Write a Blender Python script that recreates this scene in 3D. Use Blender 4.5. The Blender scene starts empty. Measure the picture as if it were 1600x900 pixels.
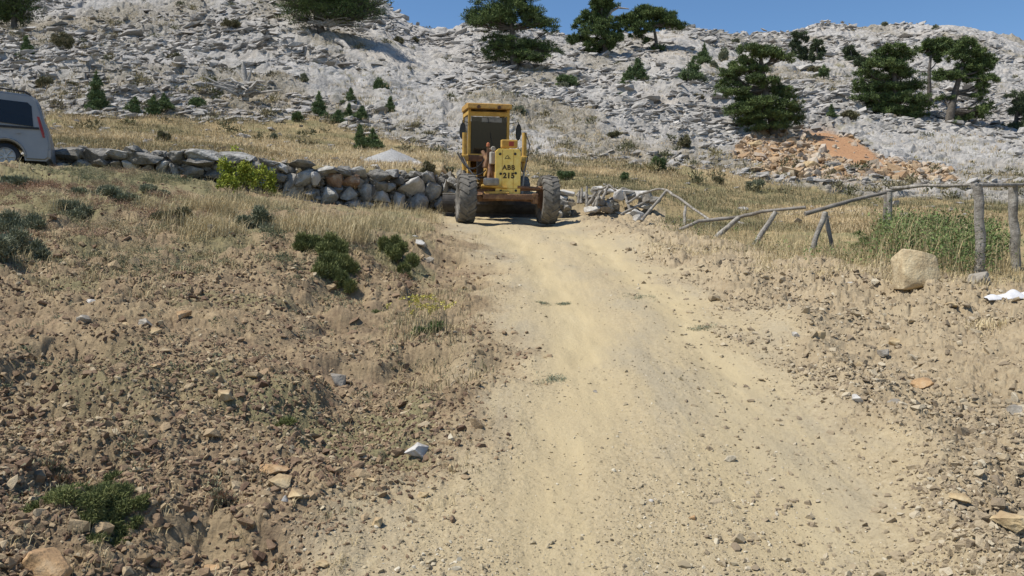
import bpy, bmesh, math, random
import numpy as np
from mathutils import Vector, Matrix, Euler
from mathutils.bvhtree import BVHTree
random.seed(7)
rng = np.random.default_rng(7)
sc = bpy.context.scene
C = sc.collection
R = math.radians
F = 1300.0      # focal length in photo pixels
HY = 430.0      # photo row of the horizon

# ------------------------------------------------------------------ camera, sky, sun, exposure
cam_d = bpy.data.cameras.new('camera'); cam = bpy.data.objects.new('camera', cam_d); C.objects.link(cam)
cam.location = (0, 0, 0); cam.rotation_euler = (R(90), 0, 0)
cam_d.sensor_width = 36.0; cam_d.lens = 36.0 * F / 1600.0
cam_d.shift_y = -(450.0 - HY) / 1600.0
cam_d.clip_start = 0.05; cam_d.clip_end = 5000
sc.camera = cam
SUN_EL = 60.0
sd = Vector((0.955, 0.296, 0)).normalized()            # shadows fall to the right and a little away
w = bpy.data.worlds.new("World"); sc.world = w; w.use_nodes = True
nt = w.node_tree; nt.nodes.clear()
sky = nt.nodes.new('ShaderNodeTexSky'); sky.sky_type = 'NISHITA'; sky.sun_disc = False
sky.sun_elevation = R(SUN_EL); sky.sun_rotation = math.atan2(-sd.x, -sd.y)
sky.altitude = 1400; sky.air_density = 1.05; sky.dust_density = 0.15; sky.ozone_density = 2.2
bg = nt.nodes.new('ShaderNodeBackground'); bg.inputs[1].default_value = 0.10
hs = nt.nodes.new('ShaderNodeHueSaturation'); hs.inputs['Saturation'].default_value = 1.15
wo = nt.nodes.new('ShaderNodeOutputWorld')
nt.links.new(sky.outputs[0], hs.inputs['Color']); nt.links.new(hs.outputs[0], bg.inputs[0]); nt.links.new(bg.outputs[0], wo.inputs[0])
sl = bpy.data.lights.new('sun', 'SUN'); sl.energy = 4.3; sl.angle = R(0.53); sl.color = (1.0, 0.945, 0.84)
so = bpy.data.objects.new('sun', sl); C.objects.link(so)
dv = Vector((sd.x * math.cos(R(SUN_EL)), sd.y * math.cos(R(SUN_EL)), -math.sin(R(SUN_EL))))
so.rotation_euler = dv.to_track_quat('-Z', 'Y').to_euler(); so.location = (-30, -20, 60)
vs = sc.view_settings
vs.view_transform = 'Standard'; vs.look = 'None'; vs.exposure = 0.42; vs.gamma = 1; vs.use_curve_mapping = False

# ------------------------------------------------------------------ noise in numpy
def h2(ix, iy, s):
    a = (ix.astype(np.int64) * 374761393 + iy.astype(np.int64) * 668265263 + s * 1442695041) & 0xFFFFFFFF
    a = ((a ^ (a >> 13)) * 1274126177) & 0xFFFFFFFF
    a = (a ^ (a >> 16)) & 0xFFFFFF
    return a.astype(np.float32) / np.float32(0x1000000)
def vn(x, y, s=0):
    x0 = np.floor(x); y0 = np.floor(y); fx = x - x0; fy = y - y0
    fx = fx * fx * (3 - 2 * fx); fy = fy * fy * (3 - 2 * fy)
    ix = x0.astype(np.int64); iy = y0.astype(np.int64)
    a = h2(ix, iy, s); b = h2(ix + 1, iy, s); c = h2(ix, iy + 1, s); d = h2(ix + 1, iy + 1, s)
    return (a * (1 - fx) + b * fx) * (1 - fy) + (c * (1 - fx) + d * fx) * fy - 0.5
def fbm(x, y, s=0, o=4):
    r = 0; a = 1.0; t = 0
    for i in range(o):
        r = r + a * vn(x * 2 ** i + 17.3 * i, y * 2 ** i - 9.1 * i, s + i); t += a; a *= 0.5
    return r / t * 2
def voro(x, y, s=0):
    ix = np.floor(x).astype(np.int64); iy = np.floor(y).astype(np.int64)
    f1 = np.full(x.shape, 9.0, np.float32); f2 = f1.copy()
    idr = np.zeros(x.shape, np.float32); dx = np.zeros(x.shape, np.float32); dy = dx.copy(); id2 = dx.copy(); id3 = dx.copy()
    for a in (-1, 0, 1):
        for b in (-1, 0, 1):
            cx = ix + a; cy = iy + b
            px = cx + h2(cx, cy, s) * 0.9; py = cy + h2(cx, cy, s + 51) * 0.9
            ex = (x - px).astype(np.float32); ey = (y - py).astype(np.float32)
            d = np.sqrt(ex * ex + ey * ey)
            m = d < f1
            f2 = np.where(m, f1, np.minimum(f2, d)); f1 = np.where(m, d, f1)
            r = h2(cx, cy, s + 99)
            idr = np.where(m, r, idr); dx = np.where(m, ex, dx); dy = np.where(m, ey, dy)
            id2 = np.where(m, h2(cx, cy, s + 130), id2); id3 = np.where(m, h2(cx, cy, s + 160), id3)
    return f1, f2, idr, dx, dy, id2, id3
def sst(a, b, x):
    t = np.clip((x - a) / (b - a), 0, 1); return t * t * (3 - 2 * t)

# ------------------------------------------------------------------ terrain: profiles measured along sight columns
RP = [(y, 1.6 / ((y - 430) / 1300 + .1415)) for y in (900, 800, 700, 600, 540, 500, 450, 420, 400)]
cols = {
 -500: [(900,2.6),(700,3.5),(500,5.6),(400,8),(320,11.2),(250,16.2),(262,18.5),(262,21),(205,30),(150,42),(60,60),(-80,90),(-110,110)],
 0:   [(900,2.75),(800,3.15),(700,3.8),(600,4.7),(500,6.1),(400,8.5),(320,12),(252,16.3),(266,18.6),(262,20.6),(215,29),(178,36),(150,41),(100,50),(0,72),(-90,95)],
 130: [(900,2.85),(800,3.3),(700,3.95),(600,4.85),(500,6.25),(400,8.9),(320,12.6),(275,16.5),(258,18.6),(238,20.6),(205,31),(178,37),(100,51),(0,74),(-90,97)],
 250: [(900,2.9),(800,3.4),(700,4.1),(600,5.0),(500,6.5),(430,8.2),(380,10.3),(330,13.5),(290,17),(270,19.3),(243,21.2),(205,32),(184,38),(100,53),(0,76),(-90,98)],
 380: [(900,3.0),(800,3.5),(700,4.3),(600,5.3),(500,6.9),(440,8.4),(400,9.6),(375,10.8),(340,14.5),(310,18),(292,20.2),(252,22),(215,33),(190,39),(100,56),(20,77),(-60,97)],
 500: [(900,3.1),(800,3.6),(700,4.5),(600,5.7),(500,7.6),(460,8.9),(420,9.6),(385,10.3),(365,11.2),(345,14),(328,18),(320,20.6),(266,22.2),(245,28),(222,35),(194,41),(100,62),(40,78),(-5,92)],
 600: [(900,3.16),(800,3.7),(700,4.6),(600,5.85),(500,8.1),(450,9.7),(420,10.5),(390,11.4),(375,12.2),(352,15.5),(337,19),(328,21.6),(263,23),(250,29),(232,36),(200,43),(110,63),(50,82),(14,92)],
 690: [(900,3.18),(800,3.75),(700,4.6),(600,5.9),(500,8.2),(450,10.0),(415,12),(390,13.6),(365,16.0),(348,19.4),(336,22.6),(262,25),(250,30),(238,36),(180,48),(120,64),(75,86),(60,93)],
 800: RP + [(375,16.2),(350,20),(342,22.5),(300,27),(262,32),(243,36.5),(180,49),(120,66),(75,88),(58,97)],
 950: RP + [(372,16),(352,19.3),(344,22.3),(293,25.5),(268,33),(248,38),(180,51),(120,67),(80,85),(54,98)],
 1040:RP + [(376,15.2),(358,18),(350,21.5),(305,26),(285,31),(262,37),(180,52),(120,68),(70,90),(45,102)],
 1120:RP[:-3] + [(450,10.1),(415,12.1),(388,14.4),(372,16.2),(362,20),(335,24.5),(305,30),(285,34),(240,42),(200,50),(150,64),(100,84),(60,106),(49,114)],
 1250:[(900,3.2),(700,4.6),(600,5.85),(500,8.0),(450,9.8),(420,11.4),(402,12.6),(398,15.5),(355,22),(312,30),(287,36),(240,44),(200,52),(150,66),(110,88),(80,115),(55,150)],
 1380:[(900,3.2),(700,4.6),(600,5.8),(500,7.9),(450,9.6),(425,10.8),(410,12.4),(405,15),(355,22),(312,31),(287,37),(240,45),(200,54),(150,68),(110,92),(75,125),(42,170)],
 1480:[(900,3.15),(700,4.5),(600,5.65),(500,7.7),(450,9.4),(437,10.2),(428,12),(395,16),(340,25),(310,32),(285,38),(240,47),(200,56),(150,72),(110,97),(70,137),(38,180)],
 1600:[(900,3.1),(700,4.4),(600,5.5),(500,7.4),(460,8.8),(444,9.7),(436,11.5),(395,16),(340,25),(310,32),(272,42),(220,54),(170,70),(130,95),(95,142),(68,185)],
 2100:[(900,3.0),(700,4.3),(600,5.4),(500,7.3),(460,8.6),(440,9.7),(420,12),(385,16),(340,24),(310,32),(270,42),(220,54),(180,70),(150,95),(135,142),(125,185)],
}
wall_px = np.array([-600,60,85,250,500,690,700,870,1040,1200,2200.]);
wall_Y  = np.array([20.,20.0,20.0,20.4,21.5,23.6,23.9,24.2,23.6,23,23])
wall_S  = np.array([0.,0,.55,.6,1.05,1.15,.9,.75,.5,.1,0])
wall_W  = np.array([.5,.5,.5,.5,.5,.5,3.0,.7,.8,1,1])
def stepf(px, Y):
    wy = np.interp(px, wall_px, wall_Y); s = np.interp(px, wall_px, wall_S); ww = np.interp(px, wall_px, wall_W)
    return s * sst(wy - ww * .35, wy + ww * .65, Y)
LG0, LG1, NY = math.log(1.3), math.log(900), 620
lgs = np.linspace(LG0, LG1, NY); Ys = np.exp(lgs)
pxs = np.arange(-500, 2101, 10.0)
ck = sorted(cols)
ct = []
for k in ck:
    e = sorted([(Y, (HY - y) / F * Y) for y, Y in cols[k]])
    Yk = [a for a, b in e]; zk = [b for a, b in e]
    zk = [b - float(stepf(k, a)) for a, b in zip(Yk, zk)]
    zn = (zk[1] - zk[0]) / (Yk[1] - Yk[0]) if k > 600 else .1415
    Yk.insert(0, 1.2); zk.insert(0, zk[0] - zn * (Yk[1] - 1.2))
    Yl, zl = Yk[-1], zk[-1]
    Yk += [Yl * 1.04, Yl * 1.12, Yl * 1.6, 900]; zk += [zl * 1.01, zl * .97, zl * .72, -20]
    ct.append(np.interp(Ys, Yk, zk))
ct = np.array(ct)
T = np.array([[0.0]] * 1)
T = np.stack([np.interp(pxs, ck, ct[:, j]) for j in range(NY)], 1)
def blur(A, n, ax):
    k = np.hanning(n + 2)[1:-1]; k /= k.sum(); p = n // 2
    pad = [(0, 0), (0, 0)]; pad[ax] = (p, p); B = np.pad(A, pad, mode='edge')
    return np.apply_along_axis(lambda v: np.convolve(v, k, 'valid'), ax, B)
T = blur(T, 11, 1); T = blur(T, 7, 0)
# make the skyline follow the measured one
ridge = np.interp(pxs, [-500,400,560,600,625,645,670,700,740,790,850,900,960,1020,1060,1085,1110,1160,1210,1250,1290,1360,1430,1480,1520,1560,1600,1700,2100],
                       [-90,-80,-8,6,32,46,56,59,46,44,58,63,58,50,41,43,49,54,57,52,45,46,42,38,42,55,68,80,120])
el = T / Ys[None, :]
for i in range(len(pxs)):
    S = stepf(pxs[i], Ys); full = (T[i] + S) / Ys
    vis = (Ys > 40) & (Ys < 230)
    top = full[vis].max(); want = (HY - ridge[i]) / F
    j40 = np.searchsorted(Ys, 45.0); lo = full[j40]
    k = (want - lo) / (top - lo)
    m = Ys >= 45
    m &= full > lo
    full2 = np.where(m, lo + (full - lo) * k, full)
    T[i] = full2 * Ys - S
def tab(px, Y):
    a = np.clip((px - pxs[0]) / 10.0, 0, len(pxs) - 1.001); b = np.clip((np.log(np.maximum(Y, 1.3)) - LG0) / (LG1 - LG0) * (NY - 1), 0, NY - 1.001)
    i = a.astype(int); j = b.astype(int); fa = a - i; fb = b - j
    return (T[i, j] * (1 - fa) + T[i + 1, j] * fa) * (1 - fb) + (T[i, j + 1] * (1 - fa) + T[i + 1, j + 1] * fa) * fb
def base_h(x, y):
    x = np.asarray(x, float); y = np.asarray(y, float)
    ye = np.maximum(y, 1.5); px = 800 + F * x / ye
    z = tab(px, ye) + stepf(px, ye)
    return z + .1415 * (y - ye)
# road edges
ed = [(900,560,1450),(800,620,1400),(700,715,1335),(600,770,1265),(500,785,1175),(450,785,1105),(400,765,1015),(370,725,950),(350,690,900)]
eY = []; eL = []; eR = []
for y, l, r in ed:
    Y = 1.6 / ((y - 430) / 1300 + .1415); eY.append(Y); eL.append((l - 800) / F * Y); eR.append((r - 800) / F * Y)
eY += [22, 24, 27, 31]; eL += [-1.9, -2.2, -3.0, -4.6]; eR += [1.7, 1.7, 1.2, -.2]
def road_uv(x, y):
    l = np.interp(y, eY, eL); r = np.interp(y, eY, eR)
    l = l + np.where(y < eY[0], (y - eY[0]) * .12, 0); r = r + np.where(y < eY[0], (eY[0] - y) * -.1, 0)
    return (x - l) / (r - l), r - l
def masks(x, y):
    px = 800 + F * x / np.maximum(y, 1.5)
    u, wd = road_uv(x, y)
    n1 = fbm(x * 1.6, y * 1.1, 5, 5) * .17
    road = sst(-.17, .13, u + n1 * 1.5) * (1 - sst(.86, 1.14, u + n1 * 1.6)) * (1 - sst(27, 32, y))
    t1 = np.exp(-((u - .30 + n1 * .45) / .13) ** 2); t2 = np.exp(-((u - .74 + n1 * .45) / .125) ** 2)
    patch = sst(.0, .35, fbm(x * .9 + 4, y * .5, 15, 4) + .28)
    track = np.clip(t1 * .95 + t2 * .9, 0, 1) * (0.55 + .45 * patch) * road
    hn = fbm(x * .12, y * .12, 33, 4); hn2 = fbm(x * .5, y * .5, 43, 3)
    # rock boundary depth per column
    rb = np.interp(px, [-500,0,130,250,380,500,600,690,800,900,1000,1100,1200,1300,1450,1600,2100],
                       [36,36.5,37.5,38.5,39.5,41,39,36,35.5,36,36,35,33.5,33,33,33,33])
    rock = sst(-2.4, 2.4, y - rb + hn * 8 + hn2 * 3)
    wy = np.interp(px, wall_px, wall_Y)
    beyond = np.where(px > 1040, sst(-.3, .5, y - np.interp(px, [1040,1120,1250,1400,1480,1600,2100], [19,16.6,13,11.6,11,10.3,10])), sst(-.1, .3, y - wy))
    grass = beyond * (1 - rock) * (1 - road)
    # orange earth scar, drawn in plan around (px 1140-1490, py 205-300)
    py = HY - F * base_h(x, y) / np.maximum(y, 1.5)
    def blob(cx, cy, rx, ry, ang=0):
        c, s = math.cos(R(ang)), math.sin(R(ang)); a = (px - cx) * c + (py - cy) * s; b = -(px - cx) * s + (py - cy) * c
        return 1 - np.sqrt((a / rx) ** 2 + (b / ry) ** 2)
    far = sst(36, 39, y) * (1 - sst(75, 85, y))
    b1 = np.maximum(blob(1320, 237, 88, 24, 22), blob(1215, 242, 75, 32, 12)); b1 = np.maximum(b1, blob(1440, 266, 60, 14, 12)); b1 = np.maximum(b1, blob(1300, 285, 130, 26, 10) * .7)
    b1 = np.maximum(b1, blob(1370, 258, 110, 20, 12))
    orange = sst(-.05, .4, b1 + hn2 * .28) * far
    brown = np.maximum(sst(0, .5, blob(385, 142, 105, 34, 4) + hn2 * .5), .8 * sst(0, .5, blob(520, 72, 75, 22, 14) + hn2 * .5)); brown = np.maximum(brown, .7 * sst(0, .5, blob(825, 115, 90, 18, 5) + hn2 * .5))
    brown = np.maximum(brown, .85 * sst(.08, .42, fbm(x * .11 + 31, y * .08, 350, 4)) * (y > 38)); brown = np.maximum(brown, .8 * (1 - sst(1, 11, y - rb + hn * 12 + hn2 * 5)) * (y > 28)) 
    bare = sst(.05, .45, blob(1322, 232, 80, 20, 24) + hn2 * .15) * far
    return dict(u=u, road=road, track=track, rock=rock, grass=grass, orange=orange, bare=bare, brown=brown, px=px)
def detail_h(x, y, mk):
    """real relief: clods on the cut banks, slabs on the mountain"""
    z = np.zeros(x.shape)
    near = y < 40
    road, track = mk['road'], mk['track']
    # ruts
    z += -0.05 * track + .035 * fbm(x * 1.3, y * .35, 3, 4) * road + .012 * fbm(x * 7, y * 1.2, 6, 3) * road
    # windrow of graded earth at the right of the track
    u = mk['u']
    berm = np.exp(-((u - 1.12) / .09) ** 2) * .07 * (y < 22) * (y > 0)
    z += berm * (1 + fbm(x * 2, y * 2, 8, 3))
    i = np.nonzero(near & (mk['rock'] < .5))
    xs, ys = x[i], y[i]; ro = road[i]; tr = track[i]; gr = mk['grass'][i]
    wgt = (1 - ro) * (1 - .6 * gr)
    rough = wgt * (1 + .5 * (u[i] > 1.0))
    a = fbm(xs * 2.2, ys * 2.2, 21, 4) * .10 * rough + rough * sst(0, .35, fbm(xs * 1.1, ys * 1.1, 23, 3)) * -.15 * (1 - sst(14, 18, ys)) * (xs < .3)
    ln = fbm(xs * .6, ys * .6, 61, 3)
    f1, f2, r, dx, dy, r2, r3 = voro(xs * 7, ys * 7, 2)
    a += rough * (1 + .8 * sst(5, 11, ys)) * (.030 * (r - .3) * sst(.02, .25, f2 - f1) * (r > .35) + .02 * (r2 - .5) * dx + .03 * (r3 - .5) * dy) * 1.2 * sst(-.5, .3, ln + .2)
    f1, f2, r, dx, dy, r2, r3 = voro(xs * 19, ys * 19, 3)
    a += (rough * .017 + ro * (1 - tr) * .005) * (r) * sst(.0, .3, f2 - f1)
    f1, f2, r, dx, dy, r2, r3 = voro(xs * 42, ys * 42, 4)
    a += (rough * .006 + ro * (1 - tr) * .0035 + .0006 * ro) * r * sst(.0, .3, f2 - f1) * (ys < 12)
    z[i] += a
    i = np.nonzero(mk['rock'] > .02)
    xs, ys, rk = x[i], y[i], mk['rock'][i]; orr = mk['orange'][i]; br = mk['bare'][i]
    wx = xs + fbm(xs * .35, ys * .35, 70, 3) * 1.6; wyy = ys + fbm(xs * .35, ys * .35, 75, 3) * 1.6
    sh = wx + wyy * .35
    far = sst(60, 140, ys)
    cl = sst(-.35, .35, fbm(xs * .07, ys * .07, 81, 3) + .05)            # blocky outcrop or finer scree
    a = fbm(xs * .09, ys * .09, 90, 3) * 1.1 * sst(38, 55, ys)
    lv_ = fbm(xs * .05, ys * .28 + xs * .10, 93, 4) * 5; a += .55 * (lv_ - np.floor(lv_)) * sst(38, 50, ys) * cl
    f1, f2, r, dx, dy, r2, r3 = voro(sh * .30, wyy * .55, 11)
    a += (.60 * (r - .5) * cl + .5 * (r2 - .5) * dx + .7 * (r3 - .35) * dy * cl) * sst(40, 50, ys)
    f1, f2, r, dx, dy, r2, r3 = voro(sh * .75, wyy * 1.35, 12)
    a += .30 * (r - .5) + .35 * (r2 - .5) * dx + .45 * (r3 - .3) * dy - .22 * (1 - sst(0, .2, f2 - f1))
    f1, f2, r, dx, dy, r2, r3 = voro(sh * 1.8, wyy * 2.7, 13)
    a += .11 * (r - .5) + .10 * (r2 - .5) * dx + .10 * (r3 - .3) * dy - .08 * (1 - sst(0, .22, f2 - f1))
    f1, f2, r, dx, dy, r2, r3 = voro(sh * 4, wyy * 5, 14)
    a += .03 * (r - .5) * (1 - far)
    a *= (1 - .85 * br) * (1 - .3 * orr) * (1 + .35 * far)
    fine = sst(-.2, .5, fbm(xs * .15 + 9, ys * .15, 84, 3) + .1)
    a *= .55 + .45 * (1 - fine * .5)
    z[i] += a * rk
    z += fbm(x * .8, y * .8, 55, 3) * .08 * mk['grass']
    return z
def height(x, y):
    x = np.atleast_1d(np.asarray(x, float)); y = np.atleast_1d(np.asarray(y, float))
    return base_h(x, y) + detail_h(x, y, masks(x, y))
_Yc = np.exp(np.linspace(math.log(2.2), math.log(230), 3000))
def gat(px, py):
    """ground point seen at photo pixel px, py"""
    x = (px - 800) / F * _Yc; z = base_h(x, _Yc); e = (HY - py) / F * _Yc
    k = np.nonzero(z >= e)[0]
    j = k[0] if len(k) else int(np.argmax(z / _Yc))
    Y = _Yc[j]; X = (px - 800) / F * Y
    return Vector((X, Y, float(height(X, Y)[0])))
def P(px, py, Y):
    return Vector(((px - 800) / F * Y, Y, (HY - py) / F * Y))

# ------------------------------------------------------------------ material helpers
def nodes(m):
    m.use_nodes = True; t = m.node_tree; t.nodes.clear()
    o = t.nodes.new('ShaderNodeOutputMaterial'); p = t.nodes.new('ShaderNodeBsdfPrincipled')
    t.links.new(p.outputs[0], o.inputs[0]); return t, p
class NB:
    def __init__(s, m): s.t, s.p = nodes(m); s.tc = s.t.nodes.new('ShaderNodeTexCoord')
    def link(s, a, b): s.t.links.new(a, b)
    def noise(s, scale, det=5, rough=.6, dist=0, stretch=None, vec=None):
        n = s.t.nodes.new('ShaderNodeTexNoise'); n.inputs['Scale'].default_value = scale; n.inputs['Detail'].default_value = det
        n.inputs['Roughness'].default_value = rough; n.inputs['Distortion'].default_value = dist
        v = vec or s.tc.outputs['Object']
        if stretch:
            mp = s.t.nodes.new('ShaderNodeMapping'); mp.inputs['Scale'].default_value = stretch; s.link(v, mp.inputs[0]); v = mp.outputs[0]
        s.link(v, n.inputs['Vector']); return n.outputs[0]
    def voro(s, scale, feature='F1', out=0, rnd=1):
        n = s.t.nodes.new('ShaderNodeTexVoronoi'); n.feature = feature; n.inputs['Scale'].default_value = scale; n.inputs['Randomness'].default_value = rnd
        s.link(s.tc.outputs['Object'], n.inputs['Vector']); return n.outputs[out]
    def attr(s, name):
        n = s.t.nodes.new('ShaderNodeAttribute'); n.attribute_name = name; return n.outputs['Fac']
    def rng(s, v, a, b, c=0, d=1):
        n = s.t.nodes.new('ShaderNodeMapRange'); n.inputs[1].default_value = a; n.inputs[2].default_value = b; n.inputs[3].default_value = c; n.inputs[4].default_value = d
        s.link(v, n.inputs[0]); return n.outputs[0]
    def math(s, op, a, b=None):
        n = s.t.nodes.new('ShaderNodeMath'); n.operation = op
        for k, v in enumerate((a, b)):
            if v is None: continue
            if isinstance(v, (int, float)): n.inputs[k].default_value = v
            else: s.link(v, n.inputs[k])
        return n.outputs[0]
    def mix(s, f, a, b, mode='MIX'):
        n = s.t.nodes.new('ShaderNodeMix'); n.data_type = 'RGBA'; n.blend_type = mode
        for k, v in ((0, f), (6, a), (7, b)):
            if isinstance(v, (int, float)): n.inputs[k].default_value = v
            elif isinstance(v, tuple): n.inputs[k].default_value = (v[0], v[1], v[2], 1)
            else: s.link(v, n.inputs[k])
        return n.outputs[2]
    def ramp(s, v, stops):
        n = s.t.nodes.new('ShaderNodeValToRGB'); e = n.color_ramp.elements
        while len(e) < len(stops): e.new(.5)
        for q, (p, c) in zip(e, stops): q.position = p; q.color = (c[0], c[1], c[2], 1)
        s.link(v, n.inputs[0]); return n.outputs[0]
    def bump(s, v, dist, strength=1.0, prev=None):
        n = s.t.nodes.new('ShaderNodeBump'); n.inputs['Distance'].default_value = dist; n.inputs['Strength'].default_value = strength
        s.link(v, n.inputs['Height'])
        if prev is not None: s.link(prev, n.inputs['Normal'])
        return n.outputs[0]
    def done(s, col=None, rough=.9, nrm=None, metal=0, spec=.2):
        if col is not None:
            if isinstance(col, tuple): s.p.inputs['Base Color'].default_value = (*col, 1)
            else: s.link(col, s.p.inputs['Base Color'])
        if isinstance(rough, (int, float)): s.p.inputs['Roughness'].default_value = rough
        else: s.link(rough, s.p.inputs['Roughness'])
        s.p.inputs['Metallic'].default_value = metal; s.p.inputs['Specular IOR Level'].default_value = spec
        if nrm is not None: s.link(nrm, s.p.inputs['Normal'])
MATS = {}
def M(name): return MATS[name]
def simple(name, c1, c2, scale, rough=.7, bump=0, metal=0, spec=.3, c3=None, bscale=None):
    m = bpy.data.materials.new(name); b = NB(m); n = b.noise(scale, 6, .65)
    stops = [(.35, c1), (.65, c2)] if c3 is None else [(.35, c1), (.55, c2), (.68, c3)]
    col = b.ramp(n, stops); nr = b.bump(b.noise(bscale or scale * 3, 5), bump) if bump else None
    b.done(col, rough, nr, metal, spec); MATS[name] = m; return m
def varied(name, stops, rough=.85, noise=None, bump=0, spec=.15, bscale=8, sub=0):
    """colour picked by the per-piece attribute rnd"""
    m = bpy.data.materials.new(name); b = NB(m); col = b.ramp(b.attr('rnd'), stops)
    if noise: col = b.mix(b.rng(b.noise(noise[0], 6, .7), .3, .7, 0, noise[2]), col, noise[1])
    nr = b.bump(b.noise(bscale, 6, .7), bump) if bump else None
    b.done(col, rough, nr, 0, spec)
    MATS[name] = m; return m

def mat_ground():
    m = bpy.data.materials.new('ground'); b = NB(m)
    nL = b.noise(.55, 5, .6); nM = b.noise(3.2, 6, .65); nS = b.noise(24, 6, .75); nF = b.noise(95, 3, .7)
    # bank earth: brown and purplish clods
    soil = b.ramp(nM, [(.30, (.150, .103, .066)), (.47, (.24, .176, .106)), (.60, (.325, .245, .146)), (.75, (.405, .314, .188))])
    soil = b.mix(b.rng(b.noise(1.1, 4, .6), .52, .68, 0, .45), soil, (.20, .125, .09))
    soil = b.mix(b.rng(b.noise(1.6, 4, .6, vec=None, stretch=(1.3, 1, 1)), .56, .7, 0, .45), soil, (.31, .25, .165))
    soil = b.mix(b.rng(nS, .35, .68), b.mix(.45, soil, (.09, .07, .05)), b.mix(.35, soil, (.42, .33, .21)))
    soil = b.mix(b.math('MULTIPLY', b.attr('m_green'), .65), soil, b.ramp(nS, [(.3, (.09, .105, .055)), (.7, (.24, .22, .11))]))
    # verge on the right: paler and yellower
    verge = b.ramp(nM, [(.3, (.25, .19, .12)), (.5, (.335, .265, .17)), (.7, (.41, .33, .215))])
    verge = b.mix(b.rng(nS, .35, .7, 0, .8), b.mix(.25, verge, (.18, .14, .10)), b.mix(.3, verge, (.52, .44, .30)))
    col = b.mix(b.attr('m_verge'), soil, verge)
    gravel = b.ramp(nS, [(.3, (.27, .215, .135)), (.5, (.37, .298, .185)), (.72, (.45, .375, .25))])
    gravel = b.mix(b.rng(nF, .4, .75, 0, .4), gravel, (.47, .405, .29))
    gravel = b.mix(b.rng(b.noise(1.3, 6, .65, stretch=(1, .35, 1)), .47, .62, 0, .55), gravel, (.30, .265, .20))
    dust = b.ramp(b.noise(2.2, 6, .65, stretch=(1.2, .35, 1)), [(.25, (.40, .32, .188)), (.5, (.45, .365, .218)), (.75, (.495, .41, .255))])
    dust = b.mix(b.rng(nS, .42, .75, 0, .35), dust, (.36, .295, .18))
    streak = b.noise(3.4, 6, .7, stretch=(3.2, .28, 1)); dust = b.mix(b.rng(streak, .5, .7, 0, .35), dust, (.355, .285, .175)); gravel = b.mix(b.rng(streak, .35, .5, .4, 0), gravel, (.45, .365, .215))
    road = b.mix(b.attr('m_track'), gravel, dust)
    col = b.mix(b.attr('m_road'), col, road)
    grass = b.ramp(b.noise(.9, 6, .7, stretch=(1, .5, 1)), [(.28, (.17, .16, .09)), (.45, (.28, .22, .12)), (.6, (.37, .28, .155)), (.75, (.45, .37, .24))])
    grass = b.mix(b.rng(nL, .48, .62, 0, .7), grass, (.17, .175, .085))
    grass = b.mix(b.rng(nS, .4, .7, 0, .5), grass, (.20, .15, .085))
    col = b.mix(b.attr('m_grass'), col, grass)
    nb = b.bump(nS, .012, 1.0); nb = b.bump(nF, .004, .8, nb)
    b.done(col, .95, nb, 0, .08)
    MATS['ground'] = m
def mat_rock(name='limestone', attr=True):
    m = bpy.data.materials.new(name); b = NB(m)
    n1 = b.noise(.13, 5, .6); n2 = b.noise(.9, 7, .7); n3 = b.noise(5.5, 6, .75)
    col = b.ramp(n2, [(.28, (.24, .227, .212)), (.43, (.395, .376, .355)), (.55, (.495, .475, .452)), (.72, (.59, .567, .54))])
    col = b.mix(b.rng(n3, .36, .72, 0, .75), b.mix(.55, col, (.235, .22, .20)), col)
    col = b.mix(b.rng(n1, .50, .66, 0, .28), col, (.39, .32, .235))
    vg = b.math('MULTIPLY', b.rng(b.noise(.42, 6, .75), .56, .66, 0, 1), b.rng(b.noise(.07, 3, .6), .40, .60, 0, .85))
    col = b.mix(vg, col, b.ramp(n3, [(.3, (.125, .12, .065)), (.7, (.25, .215, .12))]))
    if attr:
        grass = b.ramp(n3, [(.3, (.22, .185, .10)), (.6, (.36, .28, .16)), (.8, (.42, .36, .25))])
        col = b.mix(b.math('SUBTRACT', 1.0, b.rng(b.attr('m_rock'), .35, .95)), col, grass)
        col = b.mix(b.math('MULTIPLY', b.attr('m_brown'), b.rng(n3, .35, .68, 1, .45)), col, b.ramp(n3, [(.3, (.12, .10, .075)), (.5, (.21, .18, .125)), (.7, (.32, .28, .21))]))
        og = b.ramp(n2, [(.3, (.30, .165, .085)), (.5, (.40, .26, .15)), (.7, (.46, .35, .23))])
        og = b.mix(b.rng(n3, .45, .7, 0, .5), og, (.48, .37, .24))
        col = b.mix(b.attr('m_orange'), col, og)
        col = b.mix(b.attr('m_bare'), col, b.ramp(n3, [(.3, (.32, .175, .095)), (.7, (.42, .25, .14))]))
    else:
        r = b.attr('rnd'); col = b.mix(b.rng(r, 0, .5, .5, 0), col, (.22, .205, .19)); col = b.mix(b.rng(r, .75, 1, 0, .5), col, (.60, .573, .54))
    nb = b.bump(n2, .25, .8); nb = b.bump(n3, .06, 1.0, nb)
    b.done(col, .92, nb, 0, .12)
    MATS[name] = m
mat_ground(); mat_rock('limestone', True); mat_rock('limestone_blocks', False)
varied('tan_blocks', [(0, (.30, .20, .12)), (.35, (.44, .33, .21)), (.6, (.42, .38, .32)), (.8, (.50, .47, .42)), (1, (.58, .48, .33))], .9, (2.5, (.30, .19, .11), .8), .05)
varied('wall_fill', [(0, (.11, .105, .095)), (.5, (.22, .21, .19)), (1, (.34, .325, .30))], .95, (6, (.12, .11, .10), .7), .03)
varied('clods', [(0, (.12, .073, .050)), (.25, (.215, .142, .092)), (.6, (.32, .228, .138)), (.85, (.43, .33, .20)), (1, (.50, .42, .29))], .95, (14, (.16, .12, .085), .6), .01, bscale=40)
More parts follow.
